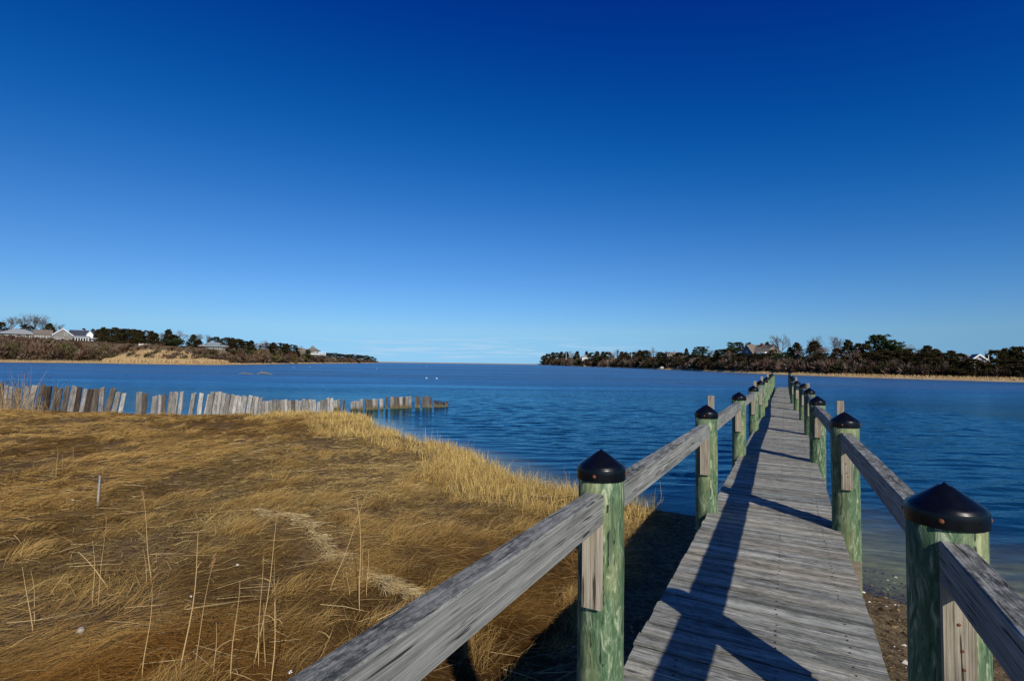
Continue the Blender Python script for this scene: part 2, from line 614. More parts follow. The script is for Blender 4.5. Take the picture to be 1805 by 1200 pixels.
def shore_sd(x, y):
    """signed distance to the waterline, positive on land"""
    x, y = np.asarray(x, float), np.asarray(y, float)
    d = np.full(x.shape, 1e9)
    for (ax, ay), (bx, by) in zip(SHORE[:-1], SHORE[1:]):
        ex, ey = bx - ax, by - ay
        t = np.clip(((x - ax) * ex + (y - ay) * ey) / (ex * ex + ey * ey), 0, 1)
        d = np.minimum(d, np.hypot(x - ax - t * ex, y - ay - t * ey))
    ins = np.zeros(x.shape, bool)
    n = len(LAND)
    for i in range(n):
        (ax, ay), (bx, by) = LAND[i], LAND[(i + 1) % n]
        c = ((ay > y) != (by > y))
        with np.errstate(divide='ignore', invalid='ignore'):
            xi = (bx - ax) * (y - ay) / (by - ay if by != ay else 1e-9) + ax
        ins ^= c & (x < xi)
    return np.where(ins, d, -d)


def sand_mask(x, y):
    u, v = uv(x, y)
    return sstep(v + 0.5 * (vnoise(x * 1.3, y * 1.3, 3) - .5), -2.8, -1.8)


def ground_z(x, y):
    sd = shore_sd(x, y)
    sm = sand_mask(x, y)
    hum = (fbm(x * 0.55, y * 0.55, 21) - 0.5) * 0.30 + (fbm(x * 1.7, y * 1.7, 31) - 0.5) * 0.20
    rise = sstep(-np.asarray(x) * 0.8 - np.asarray(y) * 0.2, 2, 30) * 0.25
    marsh = 0.10 * sstep(sd, 0, 0.7) + 0.10 * sstep(sd, 0.5, 5) + (hum + rise) * sstep(sd, 0.8, 4)
    beach = 0.055 * np.clip(sd, 0, 6) + (fbm(x * 2.5, y * 2.5, 41) - .5) * 0.06 * sstep(sd, 0, 1)
    land = marsh * (1 - sm) + beach * sm
    sea_slope = 0.16 * (1 - sm) + 0.07 * sm
    sea = -np.minimum(sea_slope * np.abs(sd), 2.5)
    return np.where(sd > 0, np.maximum(land, 0.004), sea)


def axis_pts(*seg):
    out = []
    for a, b, st in seg:
        out.append(np.arange(a, b, st))
    out.append([seg[-1][1]])
    return np.concatenate(out)


def grid_faces(nx, ny):
    i, j = np.meshgrid(np.arange(nx - 1), np.arange(ny - 1), indexing='ij')
    a = (i * ny + j).ravel()
    return np.stack([a, a + ny, a + ny + 1, a + 1], 1)


xs = axis_pts((-150, -30, 4), (-30, -12, .45), (-12, 9, .13), (9, 24, .5), (24, 60, 3))
ys = axis_pts((-40, -4, 2), (-4, 1, .4), (1, 17, .13), (17, 48, .4), (48, 60, 3))
X, Y = np.meshgrid(xs, ys, indexing='ij')
Z = ground_z(X, Y)
me = npmesh('marsh_ground', np.stack([X, Y, Z], -1).reshape(-1, 3), [grid_faces(len(xs), len(ys))], smooth=True,
            attrs={'sand': np.maximum(sand_mask(X, Y), sstep(-shore_sd(X, Y), -0.25, 0.1)).ravel()})
tag(link('marsh_ground', me, ground_mat()), 'flat salt marsh and muddy beach around the dock', kind='structure')

# water: one sheet to the horizon
wx = axis_pts((-30000, -3000, 3000), (-3000, -200, 400), (-200, -50, 15), (-50, -14, 2), (-14, 36, .30), (36, 60, 3), (60, 400, 40), (400, 3000, 500), (3000, 30000, 3000))
wy = axis_pts((-6000, -400, 800), (-400, -20, 60), (-20, 2, 2), (2, 62, .115), (62, 110, 3), (110, 400, 20), (400, 3000, 300), (3000, 40000, 4000))
X, Y = np.meshgrid(wx, wy, indexing='ij')
Z = ground_z(X, Y)
dep = np.where((X > -155) & (X < 58) & (Y > -40) & (Y < 60), np.maximum(-Z, 0), 5.0)
W = np.zeros_like(X)
for i in range(22):                     # wind ripples as real waves near the shore
    lam = 0.46 * 1.055 ** i
    th = R_(90 + rng.normal(4, 17))
    kx, ky = math.cos(th) * 2 * math.pi / lam, math.sin(th) * 2 * math.pi / lam
    gust = 0.55 + 0.9 * fbm(X * .10 + i, Y * .16 - i, 200 + i, 2)
    W += 0.0036 * lam * gust * np.sin(kx * X + ky * Y + rng.uniform(0, 6.28) + 1.6 * fbm(X * .35, Y * .35, 300 + i, 1))
fade = sstep(dep, 0.02, 0.6) * sstep(X, -14, -10) * sstep(X, 36, 30) * sstep(Y, 2, 5) * sstep(Y, 62, 30)
W = W * fade
me = npmesh('water', np.stack([X, Y, W], -1).reshape(-1, 3), [grid_faces(len(wx), len(wy))], smooth=True, attrs={'depth': dep.ravel()})
tag(link('water', me, water_mat()), 'rippled blue tidal inlet', kind='structure')


# ------------------------------------------------------------------ pier
pier = empty('pier', (0, 0, 0), 0)
tag(pier, 'long narrow timber footpier on green piles running out over the water', 'pier')


def seeded(me, s):
    a = me.attributes.new('seed', 'FLOAT', 'POINT')
    a.data.foreach_set('value', np.broadcast_to(np.asarray(s, np.float32), (len(me.vertices),)).copy())
    return me


def dock_part(name, me, mat, u=0, v=0, z=0, parent=None, tilt=(0, 0)):
    """an object whose local Y runs along the dock and X across it"""
    o = link(name, me, mat)
    o.parent = parent or pier
    o.location = (u * DU[0] + v * DV[0], u * DU[1] + v * DV[1], z)
    o.rotation_euler = (tilt[0], tilt[1], -TH)
    return o


U_POST = [-1.25, 2.50, 5.93, 9.85, 13.72, 17.5, 21.35, 25.2, 29.1, 33.0, 36.9, 40.7, 44.4]
U_END = 44.45


def edge_v(u):
    """deck edges narrow a little towards the far end"""
    t = np.clip(u / 44.0, 0, 1)
    return -0.765 + 0.20 * t, 0.455 + 0.06 * t - 0.10 * t


# deck planks, one mesh
V, Fc, C, SD = [], [], [], []
u, n0 = -5.0, 0
NS = 7
while u < U_END:
    wd = rng.uniform(0.134, 0.142)
    l, r = edge_v(u)
    l += rng.normal(0, 0.0045)
    r += rng.normal(0, 0.0045)
    sk = rng.normal(0, 0.002)
    dz = rng.normal(0, 0.0022)
    tone = np.clip(rng.normal(1.0, 0.13), 0.68, 1.3)
    warm = rng.normal(0, 0.03)
    seed = rng.uniform(0, 10)
    ring = []
    for i in range(NS):
        t = i / (NS - 1)
        x = l + (r - l) * t
        a, b = u + rng.normal(0, 0.0012) + sk * t, u + wd + rng.normal(0, 0.0012) + sk * t
        z = dz + 0.0025 * math.sin(3.1 * t + seed)
        c = 0.003
        ring.append([(x, a, z - .038), (x, a, z - c), (x, a + c, z), (x, (a + b) / 2, z - 0.0015), (x, b - c, z), (x, b, z - c), (x, b, z - .038)])
    m = 7
    for i in range(NS):
        V += ring[i]
    for i in range(NS - 1):
        for j in range(m):
            a = n0 + i * m + j
            b = n0 + i * m + (j + 1) % m
            Fc.append((a, a + m, b + m, b))
    cap1 = [n0 + j for j in range(m)]
    cap2 = [n0 + (NS - 1) * m + j for j in range(m)][::-1]
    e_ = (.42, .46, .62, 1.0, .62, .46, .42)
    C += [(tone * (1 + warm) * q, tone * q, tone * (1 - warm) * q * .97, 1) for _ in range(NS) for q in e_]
    SD += [seed] * (NS * m)
    Fc.append(None)
    CAPS = globals().setdefault('CAPS', [])
    CAPS += [cap1, cap2]
    n0 += NS * m
    NAILS = globals().setdefault('NAILS', [])
    NAILS += [(vv + rng.normal(0, .004), u + wd * f_ + rng.normal(0, .005), dz) for vv in (-0.52, -0.06, 0.30) for f_ in (.27, .75) if rng.uniform() < .9]
    u += wd + rng.uniform(0.006, 0.011)
me = npmesh('deck', np.array(V), [np.array([f for f in Fc if f is not None]), np.array(CAPS)], np.array(C), attrs={'seed': SD})
o = dock_part('deck', me, M_DECK, z=DECK_Z)

b = MB()
q6 = [(math.cos(q) * .0052, math.sin(q) * .0052) for q in np.linspace(0, 2 * math.pi, 7)[:6]]
for (x, y, z) in NAILS:
    b.add([(x + p, y + q, z + .0012) for p, q in q6] + [(x + p, y + q, z - .01) for p, q in q6], [np.array([[0, 1, 2, 3, 4, 5]]), np.array([(i, i + 6, (i + 1) % 6 + 6, (i + 1) % 6) for i in range(6)])])
dock_part('nail_row', b.mesh('nail_row'), plain('nail_iron', (0.035, 0.026, 0.02), .8, .4, 80), z=DECK_Z)

# stringers and cross beams
for vv in (-0.52, -0.06, 0.30):
    b = MB()
    b.box((-0.022, -5, -0.235), (0.022, U_END - 0.05, -0.0395), (0.8, 0.75, 0.65))
    dock_part('stringer', seeded(b.mesh('stringer'), vv), M_BEAM, v=vv, z=DECK_Z)


def post_from(px, py, u):
    """lateral place and top height of a pile whose apex is seen at (px, py)"""
    d = ray(px, py)
    uu, vv = uv(d.x, d.y)
    t = u / uu
    return vv * t, EYE + d.z * t


LEFT = {1: (1060, 790), 2: (1245, 712), 3: (1302, 690), 4: (1328, 678.7), 5: (1340.7, 669.6), 12: (1363, 653.5)}
RIGHT = {1: (1665, 848), 2: (1488.5, 724.5), 3: (1440, 697), 4: (1426.7, 683), 5: (1416, 675), 6: (1405, 670.5), 7: (1398, 665.8), 12: (1392, 655)}
POSTS = {}
for side, tab in (('L', LEFT), ('R', RIGHT)):
    dv = {}
    for i, u in enumerate(U_POST):
        if i in tab:
            dv[i] = post_from(tab[i][0], tab[i][1], u)
    ks = sorted(dv)
    for i, u in enumerate(U_POST):
        if i not in dv:
            vi = float(np.interp(u, [U_POST[q] for q in ks], [dv[q][0] for q in ks]))
            dv[i] = (vi, DECK_Z + 1.10 + random.uniform(-0.04, 0.04))
        POSTS[side, i] = (u, dv[i][0], dv[i][1])


def pile_mesh(h, below, r):
    """tapered pole from -below to h with a slightly wavy surface"""
    ph = random.uniform(0, 6)
    prof = [(r * (1.05 - 0.05 * t) + random.uniform(-.0015, .0015), -below + (h + below) * t) for t in np.linspace(0, 1, 22)]
    b = MB()
    b.lathe(prof, 28, wob=lambda q, z: 0.014 * math.sin(2 * q + ph + z) + 0.009 * math.sin(5 * q - ph + 2 * z))
    return seeded(b.mesh('piling', True), random.uniform(0, 20))


def cap_mesh(r):
    b = MB()
    hc = r * 0.70
    prof = [(r, -0.062), (r + .0005, -0.03), (r, -0.008), (r - .002, -0.003), (r - 0.006, 0.002)]
    for t in np.linspace(0.06, 1, 12):
        prof.append((r * (1 - t) + 0.0005 - 0.0, hc * (t ** 1.0) - (0.012 * max(0, (t - .86) / .14)) ** 1.0))
    prof[-1] = (0.002, hc * 0.975)
    b.lathe(prof, 40)
    return b.mesh('cap', True), hc


for (side, i), (u, v, ztop) in POSTS.items():
    r = (0.1115 if side == 'L' else 0.117) * random.uniform(0.97, 1.03)
    rc = r + 0.0075
    cm_, hc = cap_mesh(rc)
    hz = ztop - hc                         # height of the cap's shoulder
    tilt = (random.uniform(-.006, .006), random.uniform(-.006, .006)) if i > 2 else (0, 0)
    bz = 2.6 if i > 1 else 2.2
    p = dock_part('piling', pile_mesh(hz - 0.02 - DECK_Z, bz, r), M_PILE, u, v, DECK_Z, tilt=tilt)
    c = link('cap', cm_, M_CAP, p)
    c.location = (0, 0, hz - DECK_Z)
    c.rotation_euler = (random.uniform(-.02, .02), random.uniform(-.02, .02), 0)
    auto_smooth(c, 50)
    if i <= 7:
        for a in (-100, -5, 80, 170):
            s_ = MB()
            s_.lathe([(0.009, 0), (0.009, 0.003), (0.005, 0.006), (0.001, 0.007)], 8)
            q = s_.build('screw', M_RUST, p)
            a = R_(a + random.uniform(-6, 6) + (12 if side == 'L' else -2))
            q.location = (math.cos(a) * (rc - .001), math.sin(a) * (rc - .001), hz - DECK_Z - 0.034)
            q.rotation_euler = (0, R_(90), a)
    # support blocks under the rail ends, near and far face
    for s in (-1, 1):
        b = MB()
        ln = random.uniform(0.35, 0.40)
        b.box((-0.045, -0.019, -ln), (0.045, 0.019, 0), (random.uniform(.9, 1.1),) * 3)
        RAIL_TOP = 0.935
        bo = dock_part('rail_block', seeded(b.mesh('rail_block'), random.uniform(0, 30)), M_BLOCK, u + s * (r + 0.012), v + (0.0 if side == 'L' else 0.0), DECK_Z + RAIL_TOP - 0.143)
        if s == -1 and (side, i) in (('R', 1), ('R', 2)):
            for dz in (-0.12, -0.20, -0.26):
                b = MB()
                b.lathe([(0.006, 0), (0.005, 0.002), (0.001, 0.003)], 8)
                q = b.build('screw', M_RUST, bo)
                q.location = (random.uniform(-.012, .012), -0.0195, dz - random.uniform(0, .03))
                q.rotation_euler = (R_(90), 0, 0)

# hand rails: one timber from pile to pile on each side
for side in 'LR':
    for i in range(len(U_POST) - 1):
        (u0, v0, _), (u1, v1, _) = POSTS[side, i], POSTS[side, i + 1]
        L = math.hypot(u1 - u0, v1 - v0) - 0.19
        b = MB()
        hw, ht, ch = 0.044, 0.140, 0.005
        N = 14
        V, Fq = [], []
        bow = random.uniform(-.006, .006)
        for j in range(N):
            t = j / (N - 1)
            y = -L / 2 + L * t
            s0 = bow * math.sin(math.pi * t)
            w1 = random.uniform(-.0012, .0012)
            V += [(-hw + s0, y, -ht), (hw + s0, y, -ht), (hw + s0 + w1, y, -ch), (hw - ch + s0 + w1, y, w1), (-hw + ch + s0 + w1, y, w1), (-hw + s0 + w1, y, -ch)]
        for j in range(N - 1):
            for q in range(6):
                Fq.append((j * 6 + q, j * 6 + (q + 1) % 6, (j + 1) * 6 + (q + 1) % 6, (j + 1) * 6 + q))
        tn = random.uniform(.9, 1.1)
        b.add(V, [np.array(Fq), np.array([[5, 4, 3, 2, 1, 0]]), np.array([[(N - 1) * 6 + q for q in range(6)]])], (tn, tn, tn * 1.02))
        o = dock_part('handrail', seeded(b.mesh('handrail'), random.uniform(0, 30)), M_RAIL, (u0 + u1) / 2, (v0 + v1) / 2, DECK_Z + 0.935 + random.uniform(-.006, .006))
        o.rotation_euler = (0, 0, -TH - math.atan2(v1 - v0, u1 - u0))

for i, u in enumerate(U_POST):
    for s in (-1, 1):
        b = MB()
        l, r = POSTS['L', i][1] - 0.10, POSTS['R', i][1] + 0.10
        b.box((l, -0.022, -0.30), (r, 0.022, -0.075), (1, .95, .85))
        dock_part('cross_beam', seeded(b.mesh('cross_beam'), random.uniform(0, 9)), M_BEAM, u + s * 0.145, 0, DECK_Z - 0.17)
# short rail posts rising outside some piles
for side, i, top in (('L', 2, 0.085), ('R', 2, 0.09), ('L', 4, .10), ('L', 5, .11), ('L', 7, .10), ('R', 4, .10), ('R', 6, .12), ('R', 8, .08)):
    u, v, zt = POSTS[side, i]
    b = MB()
    b.box((-0.03, -0.019, -1.6), (0.03, 0.019, 0), (1.05, 1.05, 1.05))
    dock_part('stake', seeded(b.mesh('stake'), random.uniform(0, 9)), M_BLOCK, u + 0.165, v + (0.03 if side == 'L' else -0.02), zt + top)

# ------------------------------------------------------------------ marsh grass
def blades(base, ang, length, p0, p1, width, col, K=2, twist=None):
    """thin curved blades; pitch runs from p0 at the foot to p1 at the tip"""
    n = len(base)
    ca, sa = np.cos(ang), np.sin(ang)
    pos = np.array(base, float)
    pts = [pos.copy()]
    for i in range(K):
        t = (i + 0.5) / K
        p = p0 + (p1 - p0) * t
        a2 = ang + (0 if twist is None else twist * t)
        st = (length / K)[:, None]
        pos = pos + st * np.stack([np.cos(a2) * np.cos(p), np.sin(a2) * np.cos(p), np.sin(p)], 1)
        pts.append(pos.copy())
    # ribbon turned half towards the sky so that it is never edge-on from everywhere
    side = np.stack([-sa, ca, np.zeros(n)], 1)
    rnd = rng.normal(size=(n, 3)) * 0.6
    side = side + rnd
    side /= np.linalg.norm(side, axis=1)[:, None]
    V = []
    for i, q in enumerate(pts):
        wv = (width * (1.0 if i == 0 else 0.9 if i < K else 0.25))[:, None] * 0.5
        V += [q - side * wv, q + side * wv]
    V = np.stack(V, 1).reshape(-1, 3)
    m = 2 * (K + 1)
    o = np.arange(n)[:, None] * m
    fs = np.concatenate([o + np.array([2 * i, 2 * i + 1, 2 * i + 3, 2 * i + 2]) for i in range(K)])
    return V, fs, np.repeat(col, m, 0)


def stuff(name, parts, mat, label):
    V, Fs, C, n = [], [], [], 0
    for v, f, c in parts:
        V.append(v)
        Fs.append(f + n)
        C.append(c)
        n += len(v)
    me = npmesh(name, np.concatenate(V), [np.concatenate(Fs)], np.concatenate(C))
    return tag(link(name, me, mat), label, kind='stuff')


def sample_marsh(n, r0, r1, pw):
    """points on the marsh, thinning out with distance from the dock head"""
    r = (r0 ** (2 - pw) + rng.uniform(size=n) * (r1 ** (2 - pw) - r0 ** (2 - pw))) ** (1 / (2 - pw))
    a = rng.uniform(R_(-56), R_(22), n)
    x, y = r * np.sin(a), r * np.cos(a)
    sd = shore_sd(x, y)
    u, v = uv(x, y)
    ok = (sd > 0.15) & (v < -0.9) & (rng.uniform(size=n) > sand_mask(x, y))
    return x[ok], y[ok], r[ok], sd[ok]


def lerp3(a, b, t):
    return np.asarray(a)[None] * (1 - t[:, None]) + np.asarray(b)[None] * t[:, None]


parts = []
# laid-over hay in swirls
x, y, r, sd = sample_marsh(520000, 2.6, 42, 1.5)
ok = rng.uniform(size=len(x)) > .62 * sstep(fbm(x * .95 + 5, y * .95, 101, 3), .50, .36)
x, y, r, sd = x[ok], y[ok], r[ok], sd[ok]
n = len(x)
flow = R_(28) + (fbm(x * 0.33, y * 0.33, 51, 2) - 0.5) * 4.2 + (fbm(x * 1.2, y * 1.2, 61, 2) - .5) * 1.4
flow = np.where(r > 12, flow * 0.6 + R_(5), flow)
mid = sstep(r, 7, 11) * sstep(x + .10 * y, -8.5, -4.5)
ang = flow + rng.normal(0, 0.36, n) * (1 + 1.6 * mid)
loose = rng.uniform(size=n) < .16
ang[loose] = rng.uniform(0, 6.28, loose.sum())
lift = sstep(fbm(x * 0.75, y * 0.75, 71, 2), 0.50, 0.72)
gold = sstep(fbm(x * 0.28 + 3, y * 0.28, 81, 3) + 0.10 * lift, 0.40, 0.62)
near_w = sstep(sd, 6, 1)
L = rng.uniform(0.16, 0.42, n) * (1 + 0.5 * lift) * (1 - .45 * mid)
p0 = rng.normal(0.12, 0.16, n) + 0.85 * lift * rng.uniform(0.2, 1, n)
p1 = rng.normal(-0.10, 0.12, n) - 0.25 * lift
wd = np.maximum(0.0022, 0.00046 * r) * rng.uniform(.7, 1.3, n)
col = lerp3((0.165, 0.093, 0.038), (0.56, 0.375, 0.155), np.clip(gold * 0.75 + rng.normal(0, 0.24, n) + 0.05, 0, 1))
far_brown = sstep(r, 9, 16) * sstep(fbm(x * .2, y * .2, 91, 2), .38, .6) * (x > -9)
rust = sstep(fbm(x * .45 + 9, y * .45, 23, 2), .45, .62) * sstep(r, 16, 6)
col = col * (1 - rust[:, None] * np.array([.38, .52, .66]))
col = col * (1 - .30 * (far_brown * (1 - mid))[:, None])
mc = lerp3((0.24, 0.165, 0.075), (0.54, 0.41, 0.20), np.clip(rng.normal(.45, .28, n) + .5 * (gold - .5), 0, 1))
col = col * (1 - .75 * mid[:, None]) + mc * .75 * mid[:, None]
col *= rng.uniform(0.7, 1.25, n)[:, None]
pale = rng.uniform(size=n) < 0.03 + .06 * mid
wd[pale] *= 1.5
col[pale] = np.array([0.62, 0.50, 0.27]) * rng.uniform(.7, 1.1, pale.sum())[:, None]
z = ground_z(x, y) + 0.004 + 0.05 * rng.uniform(size=n) ** 2
col *= np.array([1.0, .95, .74]) * (1 - np.array([.34, .40, .46])[None] * (sstep(r, 12, 5) * (1 - .6 * gold))[:, None]) * .96
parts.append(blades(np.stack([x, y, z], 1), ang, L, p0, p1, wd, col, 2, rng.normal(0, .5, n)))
# upright tufts
cx, cy, cr, csd = sample_marsh(650, 3.2, 34, 1.2)
keep = (fbm(cx * .5, cy * .5, 15, 2) > .47) & (csd > 1.0)
cx, cy, cr = cx[keep], cy[keep], cr[keep]
m = 120
ix = np.repeat(np.arange(len(cx)), m)
n = len(ix)
x, y = cx[ix] + rng.normal(0, .13, n), cy[ix] + rng.normal(0, .13, n)
r = cr[ix]
ca = rng.uniform(R_(-20), R_(60), len(cx))[ix]
hh = rng.uniform(.22, .46, len(cx))[ix] * rng.uniform(.6, 1.1, n)
tone = rng.uniform(0.25, 1.0, len(cx))[ix]
col = lerp3((0.19, 0.105, 0.034), (0.56, 0.37, 0.125), np.clip(tone + rng.normal(0, .18, n), 0, 1))
parts.append(blades(np.stack([x, y, ground_z(x, y)], 1), ca + rng.normal(0, .7, n), hh, rng.uniform(.75, 1.3, n), rng.uniform(-.35, .4, n), np.maximum(.0022, .00045 * r), col, 3))
stuff('marsh_grass', parts, M_GRASS, 'flattened golden brown marsh hay in swirls and tufts')

# standing cordgrass stubble along the water
nn = 320000
x = rng.uniform(-14, 6, nn)
y = rng.uniform(9, 36, nn)
sd = shore_sd(x, y)
u, v = uv(x, y)
wfr = 0.5 + 3.2 * fbm(x * .25, y * .25, 5, 2) * sstep(np.hypot(x, y), 34, 14)
wfr = np.where(np.hypot(x, y) > 22, 2.6, wfr)
dens = np.clip(1.6 / (np.hypot(x, y) / 10) ** 1.2, 0, 1) * (.25 + 1.1 * sstep(fbm(x * 1.1, y * 1.1, 140, 2), .36, .62))
ok = (sd > -0.25) & (sd < wfr * 1.25) & (v < -2.5) & (rng.uniform(size=nn) < dens * np.where(sd > 0, 1 - .75 * np.clip(sd / (wfr * 1.25), 0, 1), 0.35))
x, y, sd = x[ok], y[ok], sd[ok]
n = len(x)
r = np.hypot(x, y)
L = rng.uniform(.10, .36, n) * np.where(sd < 0.6, 1.2, 1)
L = np.where(rng.uniform(size=n) < .05, L * 1.8, L)
pp = rng.normal(1.25, .28, n)
t = rng.uniform(size=n)
col = lerp3((0.36, 0.225, 0.065), (0.80, 0.60, 0.225), t) * rng.uniform(.75, 1.15, n)[:, None]
st = [blades(np.stack([x, y, np.maximum(ground_z(x, y), -.1)], 1), rng.uniform(0, 6.28, n), L, pp, pp - rng.uniform(0, .8, n), np.maximum(.0034, .00062 * r), col, 2)]
# broken stalks lying among it
q = rng.uniform(size=n) < .45
st.append(blades(np.stack([x[q], y[q], ground_z(x[q], y[q]) + rng.uniform(.02, .09, q.sum())], 1), rng.uniform(0, 6.28, q.sum()), rng.uniform(.15, .4, q.sum()),
                 rng.normal(.05, .15, q.sum()), rng.normal(-.05, .15, q.sum()), np.maximum(.0034, .0006 * r[q]), col[q] * .9, 2))
stuff('cordgrass', st, M_GRASS, 'standing straw yellow cordgrass stubble along the waterline')

# washed-up straw
wl = [(440, 905), (520, 925), (555, 945), (575, 975), (620, 1000), (660, 1020), (690, 1045), (740, 1060)]
wp = np.array([P(a, b, .22)[:2] for a, b in wl])
n = 4200
t = rng.uniform(0, len(wl) - 1.001, n)
i = t.astype(int)
f = (t - i)[:, None]
xy = wp[i] * (1 - f) + wp[i + 1] * f + rng.normal(0, .05, (n, 2)) + np.stack([.07 * np.sin(t * 9), .07 * np.cos(t * 7)], 1)
tang = np.arctan2((wp[i + 1] - wp[i])[:, 1], (wp[i + 1] - wp[i])[:, 0])
col = lerp3((0.34, 0.25, 0.11), (0.86, 0.68, 0.36), rng.uniform(size=n))
pw = [blades(np.column_stack([xy, ground_z(xy[:, 0], xy[:, 1]) + rng.uniform(.03, .10, n)]), tang + rng.normal(0, .55, n), rng.uniform(.06, .22, n), rng.normal(.05, .12, n), rng.normal(-.05, .12, n), rng.uniform(.005, .009, n), col, 2)]
x, y, r, sd = sample_marsh(1500, 4, 22, 1.2)
n = len(x)
col = lerp3((0.36, 0.25, 0.11), (0.68, 0.53, 0.27), rng.uniform(size=n))
pw.append(blades(np.stack([x, y, ground_z(x, y) + .07], 1), rng.normal(0.1, .6, n), rng.uniform(.2, .75, n), rng.normal(.04, .08, n), rng.normal(-.02, .08, n), np.maximum(.006, .0007 * r), col, 2))
stuff('straw', pw, M_GRASS, 'pale washed-up straw in a winding wrack line')

# pebbles, shells and weed on the muddy beach
n = 26000
x, y = rng.uniform(-3, 10, n), rng.uniform(1, 13, n)
sd = shore_sd(x, y)
u, v = uv(x, y)
ok = (v > -2.2) & (sd > -1.2) & (sd < 8) & (fbm(x * 1.1, y * 1.1, 77, 2) > .40)
x, y = x[ok], y[ok]
n = len(x)
b = MB()
sz = 0.006 + 0.03 * rng.uniform(size=n) ** 4
oct_ = np.array([(1, 0, 0), (-1, 0, 0), (0, 1, 0), (0, -1, 0), (0, 0, 1), (0, 0, -1)], float)
of = np.array([(0, 2, 4), (2, 1, 4), (1, 3, 4), (3, 0, 4), (2, 0, 5), (1, 2, 5), (3, 1, 5), (0, 3, 5)])
sc = np.stack([rng.uniform(.6, 1.4, n), rng.uniform(.6, 1.4, n), rng.uniform(.3, .8, n)], 1) * sz[:, None]
V = np.stack([x, y, ground_z(x, y) + sz * .2], 1)[:, None] + oct_[None] * sc[:, None] + rng.normal(0, .12, (n, 6, 3)) * sz[:, None, None]
c = np.where((rng.uniform(size=n) < .10)[:, None], (0.66, 0.62, 0.54), np.where((rng.uniform(size=n) < .5)[:, None], (0.055, 0.036, 0.016), (0.22, 0.155, 0.075))) * rng.uniform(.6, 1.2, n)[:, None]
b.add(V.reshape(-1, 3), [(np.arange(n)[:, None, None] * 6 + of[None]).reshape(-1, 3)], np.repeat(c, 6, 0))
tag(b.build('pebbles', M_TWIG), 'pebbles, shell bits and dark weed strewn on the mud', kind='stuff')

# ------------------------------------------------------------------ tall single stems in the marsh
STEMS = [  # foot px, foot py, top px, top py, radius, label
    (314, 1203, 349, 940, .0062, 'thick bright reed stem standing alone, the boldest in the foreground marsh'),
    (250, 1200, 268, 1035, .0042, 'slim reed stem between the thick bright stem and the small stone'),
    (268, 1026, 250, 862, .0045, 'tall thin reed stem bending left at its tip, above the small stone'),
    (342, 1178, 378, 976, .0036, 'thin feathery reed stem just right of the thick bright stem'),
    (376, 1198, 381, 1096, .0040, 'short reed stub between the feathery stem and the reed cluster'),
    (406, 1202, 423, 1024, .0046, 'pale reed stem rising from the photo bottom left of the reed cluster'),
    (447, 1168, 492, 888, .0046, 'tallest reed stem of the cluster, leaning right with a plumed tip'),
    (456, 1178, 464, 980, .0036, 'straight thin reed stem crossing the tallest leaning one'),
    (478, 1203, 484, 1060, .0052, 'stout pale reed stem rightmost at the foot of the cluster'),
    (486, 1122, 484, 984, .0036, 'curved reed stem at the back right of the cluster'),
    (468, 1178, 465, 1062, .0032, 'short thin reed stem inside the cluster'),
    (163, 1066, 163, 952, .0040, 'upright reed stem left of the forked pair near the leaning stalk'),
    (173, 1070, 188, 908, .0040, 'taller reed stem of the pair above the small stone'),
    (194, 1038, 138, 972, .0075, 'thick broken stalk leaning left across the reed pair'),
    (59, 1118, 39, 998, .0042, 'reed stem leaning left, taller of the pair at the left edge'),
    (62, 1102, 54, 1004, .0036, 'reed stem on the right of the pair at the left edge'),
    (258, 1034, 253, 968, .0034, 'short bent reed stem beside the tall thin one'),
    (579, 1042, 646, 871, .0048, 'long reed stem leaning far right over the wrack line'),
    (634, 1077, 629, 875, .0050, 'upright reed stem crossing the long leaning one at its top'),
    (646, 1052, 649, 967, .0038, 'short straight reed stem right of the crossed stems'),
    (617, 1056, 610, 1004, .0034, 'stubby reed stem left of the crossed upright one'),
    (637, 1031, 642, 942, .0030, 'faint thin reed stem behind the crossed upright one'),
    (565, 1158, 588, 1104, .0036, 'low dark reed stem slanting near the hand rail'),
    (99, 838, 101, 788, .0050, 'faint stem, left one of three far behind the grey stake'),
    (110, 836, 110, 800, .0046, 'faint short stem, middle one of three far behind the grey stake'),
    (129, 835, 129, 788, .0050, 'faint stem, right one of three far behind the grey stake'),
]
